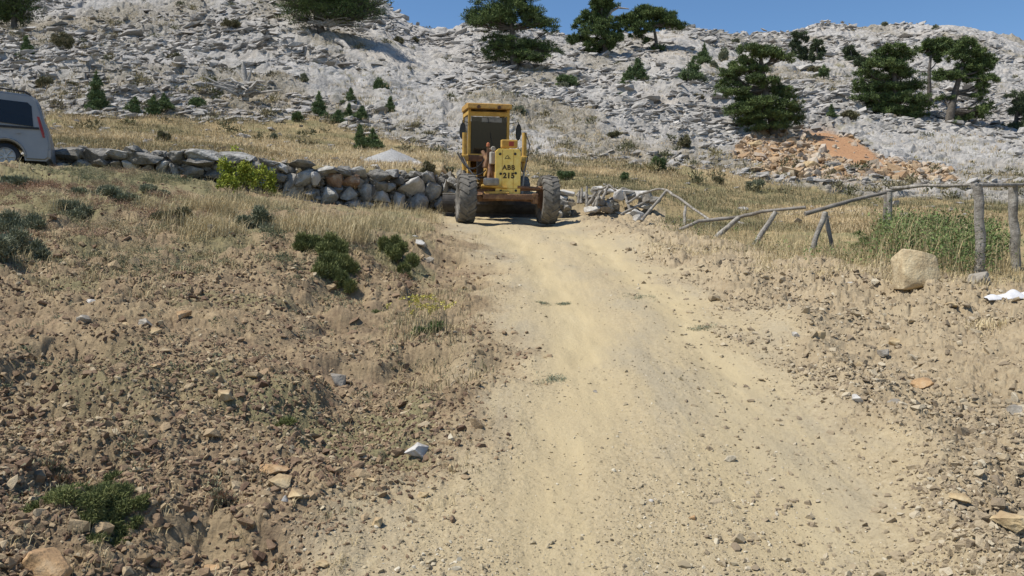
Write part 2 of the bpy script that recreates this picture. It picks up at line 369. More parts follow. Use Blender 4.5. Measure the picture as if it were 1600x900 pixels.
varied('pale_clods', [(0, (.20, .155, .11)), (.4, (.32, .255, .17)), (.8, (.41, .335, .225)), (1, (.52, .46, .35))], .95, (14, (.30, .24, .16), .5), .01, bscale=40)
varied('pebbles', [(0, (.22, .18, .125)), (.3, (.31, .255, .17)), (.75, (.40, .335, .225)), (1, (.52, .47, .37))], .95)
varied('dry_grass', [(0, (.19, .175, .10)), (.25, (.32, .27, .155)), (.6, (.52, .41, .23)), (1, (.66, .56, .35))], .9)
varied('meadow_grass', [(0, (.17, .16, .09)), (.3, (.30, .255, .145)), (.6, (.45, .34, .20)), (1, (.60, .49, .31))], .9)
varied('low_plants', [(0, (.13, .145, .085)), (.3, (.21, .215, .13)), (.5, (.30, .265, .165)), (.7, (.29, .18, .125)), (1, (.40, .27, .175))], .9)
varied('grey_leaves', [(0, (.11, .125, .08)), (.5, (.19, .205, .135)), (1, (.31, .31, .21))], .9)
varied('pine_needles', [(0, (.05, .066, .036)), (.4, (.080, .115, .045)), (.75, (.125, .17, .055)), (1, (.20, .235, .085))], .8)  # needle colours lifted to stand in for a thin haze veil
varied('far_needles', [(0, (.06, .078, .05)), (.5, (.085, .11, .06)), (1, (.14, .17, .09))], .85)
varied('young_needles', [(0, (.065, .092, .045)), (.5, (.105, .15, .065)), (1, (.18, .23, .095))], .8)
varied('juniper', [(0, (.075, .085, .04)), (.4, (.13, .15, .055)), (.8, (.20, .215, .08)), (1, (.29, .28, .13))], .85)
varied('lime_leaves', [(0, (.12, .15, .03)), (.5, (.27, .31, .045)), (1, (.45, .46, .09))], .7)
varied('weed_leaves', [(0, (.06, .085, .035)), (.5, (.11, .16, .055)), (1, (.22, .27, .10))], .8)
varied('brown_scrub', [(0, (.09, .095, .05)), (.35, (.13, .13, .07)), (.65, (.18, .155, .095)), (1, (.30, .26, .14))], .9)
varied('yellow_flowers', [(0, (.30, .25, .09)), (.5, (.48, .42, .12)), (1, (.60, .55, .16))], .9)
simple('bark', (.07, .06, .05), (.15, .13, .11), 6, .95, .04)
simple('dead_wood', (.22, .20, .18), (.45, .425, .39), 7, .9, .03)
simple('fence_wood', (.14, .125, .105), (.30, .275, .24), 9, .9, .02, c3=(.42, .39, .345), bscale=45)
simple('dark_fence_wood', (.12, .105, .09), (.27, .245, .215), 4, .9, .01, bscale=25)
simple('wall_stone', (.15, .145, .135), (.34, .33, .305), 3.2, .92, .07, c3=(.50, .485, .45), bscale=12)
simple('dark_wall_stone', (.10, .095, .085), (.21, .20, .18), 3.0, .92, .07, c3=(.33, .31, .28), bscale=12)
simple('white_stone', (.33, .31, .28), (.48, .46, .43), 5, .9, .015, c3=(.58, .56, .53), bscale=14)
simple('rust_stone', (.15, .09, .06), (.30, .19, .12), 3.2, .92, .07, c3=(.42, .35, .28), bscale=12)
simple('tan_stone', (.27, .185, .105), (.44, .335, .19), 6, .9, .01, c3=(.52, .42, .27), bscale=22)
simple('orange_stone', (.26, .165, .09), (.42, .27, .14), 6, .9, .012, c3=(.50, .37, .23), bscale=22)
simple('grey_stone', (.17, .15, .125), (.30, .27, .225), 8, .92, .01, c3=(.40, .36, .30), bscale=25)
simple('boulder_stone', (.34, .255, .15), (.52, .425, .27), 6, .9, .02, c3=(.60, .52, .38), bscale=22)
simple('gravel_grey', (.25, .245, .24), (.46, .455, .445), 24, .95, .03, bscale=60)
simple('white_sheet', (.48, .48, .50), (.60, .60, .61), 6, .6, .01)
simple('yellow_paint', (.40, .235, .06), (.54, .335, .075), 4.5, .65, .003, c3=(.62, .42, .13))
simple('worn_yellow', (.33, .18, .055), (.50, .30, .075), 5.5, .7, .004, c3=(.24, .14, .07))
simple('nose_yellow', (.76, .52, .12), (.86, .64, .18), 5, .55, .003, c3=(.88, .72, .30))
simple('rusty_orange', (.11, .062, .042), (.20, .11, .06), 6, .8, .006, c3=(.34, .20, .09))
simple('tyre_rubber', (.085, .078, .068), (.15, .138, .12), 9, .9, .004, c3=(.22, .20, .17))
simple('tyre_side', (.26, .235, .195), (.38, .345, .29), 8, .92, .004)
simple('dark_metal', (.022, .020, .018), (.055, .048, .042), 8, .6, .002)
simple('steel', (.16, .15, .14), (.30, .28, .255), 6, .45, .002, metal=.6)
simple('black_plastic', (.015, .015, .016), (.03, .03, .031), 8, .45)
simple('white_paint', (.30, .27, .22), (.46, .43, .37), 8, .8, .003, c3=(.24, .17, .12))
simple('red_plastic', (.26, .025, .018), (.34, .035, .022), 8, .3, spec=.5)
simple('orange_lens', (.35, .10, .03), (.42, .14, .05), 8, .3, spec=.5)
simple('silver_paint', (.25, .25, .255), (.285, .285, .29), 2, .42, 0, metal=.25, spec=.4)
simple('alloy', (.30, .30, .31), (.42, .42, .43), 6, .4, metal=.5)
simple('stencil', (.05, .035, .02), (.10, .07, .035), 30, .8)
def glass(name, tint, a):
    m = bpy.data.materials.new(name); b = NB(m); b.done(tint, .06, None, 0, .5); b.p.inputs['Alpha'].default_value = a; MATS[name] = m
glass('cab_glass', (.012, .014, .016), .86); glass('van_glass', (.012, .014, .016), .9)

# ------------------------------------------------------------------ mesh helpers
def tag(o, label=None, cat=None, group=None, kind=None):
    if label: o['label'] = label
    if cat: o['category'] = cat
    if group: o['group'] = group
    if kind: o['kind'] = kind
    return o
def empty(name, loc, label, cat, group=None, rot=(0, 0, 0)):
    o = bpy.data.objects.new(name, None); C.objects.link(o); o.location = loc; o.rotation_euler = rot; o.empty_display_size = .2
    return tag(o, label, cat, group)
def np_mesh(name, V, Fc, nv, mat, parent=None, attrs=None, smooth=False):
    """V (n,3); Fc (m,nv) ints"""
    me = bpy.data.meshes.new(name); V = np.ascontiguousarray(V, np.float32); Fc = np.ascontiguousarray(Fc, np.int32)
    me.vertices.add(len(V)); me.vertices.foreach_set('co', V.ravel())
    me.loops.add(Fc.size); me.loops.foreach_set('vertex_index', Fc.ravel())
    me.polygons.add(len(Fc)); me.polygons.foreach_set('loop_start', np.arange(0, Fc.size, nv, dtype=np.int32))
    if smooth: me.polygons.foreach_set('use_smooth', np.ones(len(Fc), bool))
    else: me.polygons.foreach_set('use_smooth', np.zeros(len(Fc), bool))
    me.update(calc_edges=True)
    for k, v in (attrs or {}).items():
        a = me.attributes.new(k, 'FLOAT', 'POINT'); a.data.foreach_set('value', np.ascontiguousarray(v, np.float32))
    me.materials.append(MATS[mat]); o = bpy.data.objects.new(name, me); C.objects.link(o)
    if parent: o.parent = parent
    return o
class MB:
    def __init__(s): s.v = []; s.f = []; s.xf = None
    def add(s, vs, fs):
        b = len(s.v)
        if s.xf is not None: vs = [s.xf @ Vector(v) for v in vs]
        s.v += [tuple(v) for v in vs]; s.f += [tuple(i + b for i in f) for f in fs]
    def box(s, c, d, bev=.0, rot=None):
        bm = bmesh.new(); bmesh.ops.create_cube(bm, size=1)
        for v in bm.verts: v.co = Vector((v.co.x * d[0], v.co.y * d[1], v.co.z * d[2]))
        if bev: bmesh.ops.bevel(bm, geom=bm.edges[:], offset=min(bev, min(d) * .45), segments=2, affect='EDGES', profile=.6)
        m = Matrix.Translation(c)
        if rot: m = m @ Euler(rot).to_matrix().to_4x4()
        bm.verts.index_update(); s.add([m @ v.co for v in bm.verts], [[v.index for v in f.verts] for f in bm.faces]); bm.free()
    def tube(s, pts, rads, n=8, cap=True):
        pts = [Vector(p) for p in pts]; vs = []; fs = []
        if isinstance(rads, (int, float)): rads = [rads] * len(pts)
        up = None
        for i, p in enumerate(pts):
            t = (pts[min(i + 1, len(pts) - 1)] - pts[max(i - 1, 0)])
            if t.length < 1e-6: t = Vector((0, 0, 1))
            t.normalize()
            if up is None: up = t.orthogonal().normalized()
            else:
                up = up - t * up.dot(t); up = up.normalized() if up.length > 1e-5 else t.orthogonal().normalized()
            sd_ = t.cross(up)
            for k in range(n):
                a = 2 * math.pi * k / n; vs.append(p + (up * math.cos(a) + sd_ * math.sin(a)) * rads[i])
        for i in range(len(pts) - 1):
            for k in range(n): fs.append((i * n + k, i * n + (k + 1) % n, (i + 1) * n + (k + 1) % n, (i + 1) * n + k))
        if cap: fs.append(tuple(range(n - 1, -1, -1))); fs.append(tuple((len(pts) - 1) * n + k for k in range(n)))
        s.add(vs, fs)
    def prism(s, poly, ax, a0, a1):
        """poly: 2D points; ax: axis of extrusion"""
        def mk(p, t): return (t, p[0], p[1]) if ax == 'x' else ((p[0], t, p[1]) if ax == 'y' else (p[0], p[1], t))
        n = len(poly); vs = [mk(p, a0) for p in poly] + [mk(p, a1) for p in poly]
        fs = [tuple(range(n - 1, -1, -1)), tuple(range(n, 2 * n))] + [(i, (i + 1) % n, n + (i + 1) % n, n + i) for i in range(n)]
        s.add(vs, fs)
    def lathe(s, prof, c=(0, 0, 0), ax='x', n=32):
        vs = []; fs = []; k = len(prof)
        for i in range(n):
            a = 2 * math.pi * i / n
            for (t, r) in prof:
                q = (t, r * math.cos(a), r * math.sin(a)) if ax == 'x' else ((r * math.cos(a), t, r * math.sin(a)) if ax == 'y' else (r * math.cos(a), r * math.sin(a), t))
                vs.append((q[0] + c[0], q[1] + c[1], q[2] + c[2]))
        for i in range(n):
            for j in range(k - 1):
                fs.append((i * k + j, i * k + j + 1, ((i + 1) % n) * k + j + 1, ((i + 1) % n) * k + j))
        s.add(vs, fs)
    def build(s, name, mat, parent=None, smooth=None, bevel=None):
        bm = bmesh.new()
        vs = [bm.verts.new(v) for v in s.v]
        for f in s.f:
            try: bm.faces.new([vs[i] for i in f])
            except ValueError: pass
        if bevel:
            bmesh.ops.remove_doubles(bm, verts=bm.verts, dist=1e-5)
            bmesh.ops.bevel(bm, geom=[e for e in bm.edges if len(e.link_faces) == 2 and e.calc_face_angle(0) > .4], offset=bevel, segments=2, affect='EDGES')
        bmesh.ops.recalc_face_normals(bm, faces=bm.faces)
        me = bpy.data.meshes.new(name); bm.to_mesh(me); bm.free()
        me.materials.append(MATS[mat]); o = bpy.data.objects.new(name, me); C.objects.link(o)
        if smooth:
            me.polygons.foreach_set('use_smooth', [True] * len(me.polygons))
            me.set_sharp_from_angle(angle=R(smooth))
        if parent: o.parent = parent
        return o
# library of angular stones
def stone_hull(seed, n=14, flat=.6, boxy=.5):
    r = random.Random(seed); bm = bmesh.new()
    for i in range(n):
        v = Vector((r.gauss(0, 1), r.gauss(0, 1), r.gauss(0, 1))).normalized()
        m = max(abs(v.x), abs(v.y), abs(v.z)); v = v * ((1 - boxy) + boxy / m) * r.uniform(.85, 1.05)
        bm.verts.new((v.x, v.y * .85, v.z * flat))
    g = bmesh.ops.convex_hull(bm, input=bm.verts)
    bmesh.ops.delete(bm, geom=[e for e in g['geom_interior'] if isinstance(e, bmesh.types.BMVert)], context='VERTS')
    bmesh.ops.triangulate(bm, faces=bm.faces); bmesh.ops.recalc_face_normals(bm, faces=bm.faces)
    bm.verts.index_update()
    V = np.array([v.co[:] for v in bm.verts]); Fc = np.array([[v.index for v in f.verts] for f in bm.faces]); bm.free(); return V, Fc
SLIB = [stone_hull(100 + i, 11 + i % 5, random.uniform(.45, .8), random.uniform(.2, .8)) for i in range(14)]
SLABS = [stone_hull(200 + i, 12 + i % 5, random.uniform(.28, .5), random.uniform(.4, .9)) for i in range(14)]
def rotm(rx, ry, rz):
    cx, sx, cy, sy, cz, sz = np.cos(rx), np.sin(rx), np.cos(ry), np.sin(ry), np.cos(rz), np.sin(rz)
    return np.stack([np.stack([cz * cy, cz * sy * sx - sz * cx, cz * sy * cx + sz * sx], -1),
                     np.stack([sz * cy, sz * sy * sx + cz * cx, sz * sy * cx - cz * sx], -1),
                     np.stack([-sy, cy * sx, cy * cx], -1)], -2)
def scatter(name, lib, pos, size, tilt, mat, label=None, cat=None, asp=.35, rnd=None, bed=False):
    n = len(pos); which = rng.integers(0, len(lib), n); VV = []; FF = []; RR = []; off = 0
    rm = rotm(rng.normal(0, tilt, n), rng.normal(0, tilt, n), rng.uniform(0, 6.28, n))
    sc3 = size[:, None] * (1 + rng.uniform(-asp, asp, (n, 3)))
    if bed:        # beds of one dip, broken blocks only partly turned
        rm = rotm(rng.normal(.10, tilt, n), rng.normal(-.12, tilt * .7, n), rng.normal(0, .5, n)); sc3 = sc3 * np.array([1.45, 1.0, .95])
    rd = rng.random(n) if rnd is None else rnd
    for k, (V, Fc) in enumerate(lib):
        i = np.nonzero(which == k)[0]
        if not len(i): continue
        W = np.einsum('nij,nvj->nvi', rm[i], V[None] * sc3[i][:, None, :]) + pos[i][:, None, :]
        FF.append((Fc[None] + (np.arange(len(i)) * len(V))[:, None, None] + off).reshape(-1, 3)); off += len(i) * len(V)
        VV.append(W.reshape(-1, 3)); RR.append(np.repeat(rd[i], len(V)))
    o = np_mesh(name, np.concatenate(VV), np.concatenate(FF), 3, mat, None, {'rnd': np.concatenate(RR)})
    return tag(o, label, cat, kind='stuff')

# ------------------------------------------------------------------ the ground mesh
ysrc = np.arange(960, 345, -1.02)
r1 = 1.6 / ((ysrc - 430) / 1300 + .1415)
rows = np.concatenate([np.linspace(-40, 2.0, 22), r1[r1 > 2.2], np.linspace(r1.max() + .05, 40, 230)[0:], np.exp(np.linspace(math.log(40.1), math.log(118), 620)),
                       np.exp(np.linspace(math.log(118.4), math.log(215), 190)), np.exp(np.linspace(math.log(218), math.log(880), 24))])
us = np.concatenate([np.linspace(-3.0, -.70, 70, endpoint=False), np.linspace(-.68, .68, 1120), np.linspace(.70, 3.0, 70)])
YY, UU = np.meshgrid(rows, us, indexing='ij')
sca = np.maximum(YY, 1.5); XX = UU * sca
XX = np.where(YY < 1.5, UU * (1.5 + (1.5 - YY) * 1.0), XX)
mk = masks(XX, YY)
ZZ = base_h(XX, YY) + detail_h(XX, YY, mk)
nr, nc = XX.shape
Zb = ZZ.copy(); Zb[:, 1:-1] = (ZZ[:, :-2] + 2 * ZZ[:, 1:-1] + ZZ[:, 2:]) / 4; Zc = Zb.copy(); Zc[1:-1] = (Zb[:-2] + 2 * Zb[1:-1] + Zb[2:]) / 4
ZZ = np.where(YY > 34, Zc, ZZ)
idx = np.arange(nr * nc).reshape(nr, nc)
q = np.stack([idx[:-1, :-1], idx[:-1, 1:], idx[1:, 1:], idx[1:, :-1]], -1).reshape(-1, 4)
VX = np.stack([XX, YY, ZZ], -1).reshape(-1, 3)
pxv = mk['px']
verge = np.where(YY < 26, 1.0, 0.0) * sst(.5, .7, mk['u'])
green = sst(.05, .5, fbm(XX * .8, YY * .8, 40, 4) + .12 * sst(9, 14, YY) - .05 + .3 * (YY > 11)) * (pxv < 680) * (YY < 23)
A = dict(m_road=mk['road'], m_track=mk['track'], m_grass=mk['grass'], m_verge=verge, m_green=green, m_rock=mk['rock'], m_orange=mk['orange'], m_bare=mk['bare'], m_brown=mk['brown'])
A = {k: np.asarray(v, float).reshape(-1) for k, v in A.items()}
fc = lambda k: A[k][q].mean(1)
zone = np.zeros(len(q), int); zone[fc('m_road') > .5] = 1; zone[fc('m_rock') > .5] = 2
zone[(fc('m_rock') > .5) & (fc('m_bare') > .5)] = 3
def sub(zid, name, mat, keys):
    f = q[zone == zid]; uq, inv = np.unique(f, return_inverse=True)
    o = np_mesh(name, VX[uq], inv.reshape(f.shape), 4, mat, None, {k: A[k][uq] for k in keys}, smooth=(zid != 2))
    return tag(o, kind='structure')
sub(0, 'ground', 'ground', ['m_road', 'm_track', 'm_grass', 'm_verge', 'm_green'])
sub(1, 'road', 'ground', ['m_road', 'm_track', 'm_grass', 'm_verge', 'm_green'])
sub(2, 'hillside', 'limestone', ['m_rock', 'm_orange', 'm_bare', 'm_brown'])
sub(3, 'bare_earth', 'limestone', ['m_rock', 'm_orange', 'm_bare', 'm_brown'])

# ------------------------------------------------------------------ loose stones (nobody could count them)
def sample(n, Y0, Y1, u0=-.7, u1=.7, power='log'):
    u = rng.uniform(u0, u1, n)
    Y = np.exp(rng.uniform(math.log(Y0), math.log(Y1), n)) if power == 'log' else 1 / rng.uniform(1 / Y1, 1 / Y0, n)
    return u * Y, Y
# scree and slabs on the mountain
x, y = sample(190000, 36, 165); k = masks(x, y)
keep = (k['rock'] > .3) & (k['orange'] < .25); cl = fbm(x * .12, y * .12, 300, 3); keep &= rng.random(len(x)) < (.40 + cl * 1.5) * (1 - .88 * k['brown'])
x, y = x[keep], y[keep]; s = np.exp(rng.normal(-2.22, .68, len(x))) * (1 + .7 * sst(60, 140, y)); s = np.clip(s, .045, .27 + .45 * sst(42, 75, y))
s = np.where((rng.random(len(x)) < .02) & (y > 50), s * 1.9, s)
scatter('scree', SLABS, np.stack([x, y, height(x, y) + s * .14], 1), s, .24, 'limestone_blocks', 'pale grey broken limestone scree and slabs covering the mountain slope', 'scree', bed=True)
x, y = sample(16000, 37, 80, .22, .58); k = masks(x, y); keep = (k['orange'] > .25) & ((k['bare'] < .3) | (rng.random(len(x)) < .05)); x, y = x[keep], y[keep]
s = np.clip(np.exp(rng.normal(-2.25, .55, len(x))), .05, .48)
scatter('rubble', SLIB, np.stack([x, y, height(x, y) + s * .1], 1), s, .4, 'tan_blocks', 'tan and orange rock rubble strewn below the bare earth scar', 'rubble')
# clods on the left bank
x, y = sample(150000, 2.6, 21, -.68, .2, 'inv'); k = masks(x, y); den = fbm(x * .9, y * .9, 310, 3)
keep = (k['u'] < .4) & (k['grass'] < .3) & (rng.random(len(x)) < (1 - k['road']) ** 1.2 * (.42 + den * 1.0) * (1 - .45 * sst(9, 14, y))); x, y = x[keep], y[keep]
s = np.clip(np.exp(rng.normal(-4.85, .55, len(x))), .003, .06) * (1 + 1.0 * sst(4, 12, y))
scatter('soil_clods', SLIB, np.stack([x, y, height(x, y) + s * .1], 1), s, .5, 'clods', 'brown soil clods and broken stones covering the left bank', 'clods')
x, y = sample(110000, 2.8, 21, .05, .68, 'inv'); k = masks(x, y); den = fbm(x * .9, y * .9, 320, 3)
keep = (k['u'] > .6) & (k['grass'] < .4) & (rng.random(len(x)) < (.38 + den * 1.0) * (1 - k['road']) ** .8 + .03); x, y = x[keep], y[keep]
s = np.clip(np.exp(rng.normal(-4.75, .52, len(x))), .003, .055) * (1 + .8 * sst(4, 12, y))
scatter('earth_lumps', SLIB, np.stack([x, y, height(x, y) + s * .1], 1), s, .5, 'pale_clods', 'pale dusty earth lumps heaped along the right verge', 'clods')
x, y = sample(90000, 2.7, 21, -.5, .6, 'inv'); k = masks(x, y); den = fbm(x * 1.1, y * .8, 330, 3)
keep = (k['road'] > .2) & (rng.random(len(x)) < (.5 + den * 1.3) * (1 - k['track']) ** 1.3 + .02); x, y = x[keep], y[keep]
s = np.clip(np.exp(rng.normal(-5.75, .6, len(x))), .0015, .03) * (1 + .5 * sst(5, 12, y))
scatter('gravel', SLIB, np.stack([x, y, height(x, y) + s * .15], 1), s, .5, 'pebbles', 'small pebbles and gravel scattered over the dirt road', 'gravel')

x, y = sample(9000, 2.8, 20, -.68, .68, 'inv'); k = masks(x, y); den = fbm(x * 1.2, y * 1.2, 340, 3)
keep = (k['road'] < .05) & (k['grass'] < .2) & (rng.random(len(x)) < .30 + den * .8); x, y = x[keep], y[keep]
s = np.clip(np.exp(rng.normal(-3.75, .35, len(x))), .014, .075)
lf = k['u'][keep] < .5
for nm, sel_, mt_, lb_ in (('broken_stones', lf, 'clods', 'larger brown broken stones and lumps on the left bank'), ('broken_lumps', ~lf, 'pale_clods', 'larger pale lumps turned up along the right verge')):
    X_, Y_, s_ = x[sel_], y[sel_], s[sel_]
    scatter(nm, SLABS if nm == 'broken_stones' else SLIB, np.stack([X_, Y_, height(X_, Y_)], 1), s_, .35, mt_, lb_, 'clods')

# ------------------------------------------------------------------ grass and leaves
def blades(pos, n_per, hgt, wid, spread, lean, rd=None):
    """bent grass blades: pos (n,3)"""
    n = len(pos) * n_per; b = np.repeat(pos, n_per, 0) + np.c_[rng.normal(0, spread, (n, 2)), np.zeros(n)]
    hh = (np.repeat(hgt, n_per) if hasattr(hgt, '__len__') else hgt) * rng.uniform(.45, 1.15, n)
    a = rng.uniform(0, 6.283, n); d = np.stack([np.cos(a), np.sin(a), np.zeros(n)], 1); sdv = np.stack([-np.sin(a + .4), np.cos(a + .4), np.zeros(n)], 1)
    ww = (np.repeat(wid, n_per) if hasattr(wid, '__len__') else wid) * rng.uniform(.6, 1.2, n)
    ln = rng.uniform(.1, 1, n) * lean
    up = np.array([0, 0, 1.0])
    m = b + up * (hh * .6)[:, None] + d * (hh * ln * .35)[:, None]; t = b + up * (hh * (1 - .25 * ln))[:, None] + d * (hh * ln)[:, None]
    V = np.stack([b - sdv * ww[:, None] * .5, b + sdv * ww[:, None] * .5, m - sdv * ww[:, None] * .4, m + sdv * ww[:, None] * .4, t], 1).reshape(-1, 3)
    o = (np.arange(n) * 5)[:, None]
    Fc = np.concatenate([o + [0, 1, 3], o + [0, 3, 2], o + [2, 3, 4]])
    r = np.repeat(rng.random(len(pos)), n_per) * .6 + rng.random(n) * .4 if rd is None else np.repeat(rd, n_per) + rng.normal(0, .08, n)
    return V, Fc, np.repeat(np.clip(r, 0, 1), 5)
def tufts(cen, rad, n, size, thin=.45, shell=.55, upb=.5, rd=None, flat=None):
    """leaf-sized triangles filling ellipsoids; cen (k,3), rad (k,3)"""
    cen = np.asarray(cen, float); rad = np.asarray(rad, float)
    vol = (rad[:, 0] * rad[:, 1] * rad[:, 2]) ** (2 / 3); cnt = np.maximum(4, (n * vol / vol.sum())).astype(int)
    k = np.repeat(np.arange(len(cen)), cnt); N = len(k)
    d = rng.normal(0, 1, (N, 3)); d /= np.linalg.norm(d, axis=1)[:, None]
    r = rng.random(N) ** (1 - shell) ; rr = r[:, None]
    c = cen[k] + d * rr * rad[k] * (1 + rng.normal(0, .10, (N, 1)))
    v = d * .8 + rng.normal(0, .6, (N, 3)) + np.array([0, 0, upb]); v /= np.linalg.norm(v, axis=1)[:, None]
    s = np.cross(v, rng.normal(0, 1, (N, 3))); s /= np.linalg.norm(s, axis=1)[:, None]
    L = size * rng.uniform(.5, 1.5, N)[:, None]
    V = np.stack([c - s * L * thin * .5, c + s * L * thin * .5, c + v * L], 1).reshape(-1, 3)
    Fc = np.arange(N * 3).reshape(-1, 3)
    pr = rng.random(len(cen))
    q_ = pr[k] * .4 + rng.random(N) * .6 if rd is None else rd[k]
    return V, Fc, np.repeat(q_, 3)
def join(parts):
    VV = []; FF = []; RR = []; off = 0
    for V, Fc, r in parts: VV.append(V); FF.append(Fc + off); RR.append(r); off += len(V)
    return np.concatenate(VV), np.concatenate(FF), np.concatenate(RR)
def leafmesh(name, parts, mat, parent=None):
    V, Fc, r = join(parts); return np_mesh(name, V, Fc, 3, mat, parent, {'rnd': r})

# dry grass on the left bank top, along the bank edge and by the fence
def grass_zone(n, polys, inv=True):
    """random ground points inside photo-space boxes (px0,px1,py0,py1,density)"""
    out = []
    for (a, b, c, d, k) in polys:
        for _ in range(int(n * k)):
            px = random.uniform(a, b); py = random.uniform(c, d); out.append((px, py))
    out = np.array(out)
    # quick projection on the ground
    res = []
    YY_ = _Yc[(_Yc > 2.2) & (_Yc < 40)]
    for i in range(0, len(out), 400):
        o = out[i:i + 400]; X = (o[:, 0:1] - 800) / F * YY_[None]; Z = base_h(X, np.broadcast_to(YY_[None], X.shape)); E = (HY - o[:, 1:2]) / F * YY_[None]
        hit = Z >= E; j = np.where(hit.any(1), hit.argmax(1), -1); ok = j >= 0
        res.append(np.stack([X[np.arange(len(o)), j], YY_[j]], 1)[ok])
    res = np.concatenate(res); z = height(res[:, 0], res[:, 1]); return np.c_[res, z]
parts = []
p = grass_zone(1500, [(230,620,290,400,.8),(0,300,258,330,.3),(430,690,330,385,.8),(300,400,320,375,.4)])
pq = 800 + F * p[:, 0] / p[:, 1]; pr_ = HY - F * p[:, 2] / p[:, 1]
dd = fbm(p[:, 0] * 1.5, p[:, 1] * 1.2, 401, 3) - .9 * sst(360, 405, pr_ + 25 * fbm(p[:, 0] * 3, p[:, 1], 77, 2)) - .5 * (1 - sst(180, 330, pq)); p = p[dd > .02]
parts.append(blades(p, 17, .17 + .20 * rng.random(len(p)) ** 2, .006, .08, .8, np.clip(.55 + rng.normal(0, .22, len(p)), 0, 1)))
p = grass_zone(1300, [(0,640,270,420,.8),(60,300,400,470,.08),(600,760,360,600,.12),(620,700,440,540,.08)])
parts.append(blades(p, 10, .10, .006, .05, .9, np.clip(.3 + rng.normal(0, .2, len(p)), 0, 1)))
p = grass_zone(1200, [(0,560,420,900,.30),(560,740,480,800,.07)])
parts.append(blades(p, 9, .05, .0028, .02, 1.0, np.clip(.4 + rng.normal(0, .25, len(p)), 0, 1)))
p = grass_zone(1100, [(1020,1400,350,405,.9),(1180,1480,395,440,.55),(1440,1600,440,520,.5),(1400,1600,420,445,.3)])
pr_ = HY - F * p[:, 2] / p[:, 1]; pq = 800 + F * p[:, 0] / p[:, 1]; p = p[fbm(p[:, 0] * 1.8, p[:, 1] * 1.8, 409, 4) > -.12 + .45 * sst(438, 462, pr_) + .3 * sst(480, 520, pr_) + 2 * ((pr_ > 448) & (pr_ < 484) & (pq > 1538))]
parts.append(blades(p, 10, .10, .006, .09, 1.2, np.clip(.62 + rng.normal(0, .2, len(p)), 0, 1)))
V, Fc, r = join(parts); tag(np_mesh('dry_grass', V, Fc, 3, 'dry_grass', None, {'rnd': r}), 'straw coloured dry grass along the bank top and beside the log fence', 'grass', kind='stuff')
x, y = sample(26000, 20, 42, -.7, .62); k = masks(x, y); keep = (k['grass'] > .2) & (fbm(x * .3, y * .3, 402, 3) > -.7); x, y = x[keep], y[keep]
pos = np.stack([x, y, height(x, y)], 1)
gmix = np.clip(.52 + fbm(x * .22, y * .35, 410, 3) * 1.1 - .24 * (x > 1) + rng.normal(0, .12, len(x)), 0, 1)
V, Fc, r = blades(pos, 9, .15, .013, .2, 1.0, gmix)
tag(np_mesh('meadow_grass', V, Fc, 3, 'meadow_grass', None, {'rnd': r}), 'golden dry meadow grass on the terrace behind the stone wall', 'grass', kind='stuff')
x, y = sample(30000, 33, 120, -.68, .64); k = masks(x, y); nz_ = fbm(x * .12 + 5, y * .1, 350, 3)
keep = (k['rock'] > .1) & (k['bare'] < .3) & (rng.random(len(x)) < np.clip(.05 + .55 * k['brown'] + .5 * sst(.15, .5, nz_), 0, 1) * (1 - .5 * k['orange'])); x, y = x[keep], y[keep]
V, Fc, r = blades(np.stack([x, y, height(x, y) + .02], 1), 12, .20, .022, .13, .9, np.clip(.42 + rng.normal(0, .25, len(x)), 0, 1))
tag(np_mesh('mountain_grass', V, Fc, 3, 'meadow_grass', None, {'rnd': r}), 'sparse olive and straw grass tufts growing between the mountain rocks', 'grass', kind='stuff')
x, y = sample(1300, 30, 150, -.66, .64); k = masks(x, y); keep = (k['bare'] < .2) & (y > 31) & ((k['grass'] < .5) | (rng.random(len(x)) < .35)) & (rng.random(len(x)) < .25 + .75 * k['brown']); x, y = x[keep], y[keep]
rr_ = rng.uniform(.18, .5, len(x)) * (1 + .4 * sst(60, 140, y)); cc = np.stack([x, y, height(x, y) + rr_ * .3], 1)
V, Fc, r = tufts(np.repeat(cc, 3, 0) + rng.normal(0, .18, (len(x) * 3, 3)) * [1, 1, .4], np.repeat(np.stack([rr_, rr_, rr_ * .55], 1), 3, 0) * .75, 60000, .13, .4, .4, .8, np.repeat(np.clip(rng.normal(.5, .3, len(x)), 0, 1), 3))
tag(np_mesh('low_scrub', V, Fc, 3, 'brown_scrub', None, {'rnd': r}), 'scattered low olive and brown scrub cushions among the mountain rocks', 'scrub', kind='stuff')
x, y = sample(2600, 21, 42, -.65, .6); k = masks(x, y); keep = (k['grass'] > .3) & (rng.random(len(x)) < .25 + fbm(x * .4, y * .4, 360, 3)); x, y = x[keep], y[keep]
s = np.clip(np.exp(rng.normal(-2.6, .5, len(x))), .03, .22)
scatter('meadow_stones', SLABS, np.stack([x, y, height(x, y) + s * .2], 1), s, .25, 'limestone_blocks', 'small pale stones lying scattered in the dry meadow', 'stones')
# low creeping plants
p = grass_zone(1500, [(0,560,400,900,.42),(0,460,265,420,1.5),(420,660,340,480,.3),(560,760,480,620,.10),(0,300,256,300,.5)])
dd = fbm(p[:, 0] * 1.3, p[:, 1] * 1.3, 403, 3); p = p[dd > -.05]
hue = np.clip(.45 + fbm(p[:, 0] * .7 + 3, p[:, 1] * .7, 404, 3) * 1.1, 0, 1)
sz = rng.uniform(.02, .055, len(p)) * (1 + 1.6 * sst(7, 14, p[:, 1]))
V, Fc, r = tufts(p + np.c_[np.zeros((len(p), 2)), sz * .3], np.stack([sz, sz, sz * .7], 1), 170000, .019, .4, .4, .6, hue)
tag(np_mesh('ground_cover', V, Fc, 3, 'low_plants', None, {'rnd': r}), 'low reddish and grey-green creeping plants on the left bank', 'ground cover', kind='stuff')
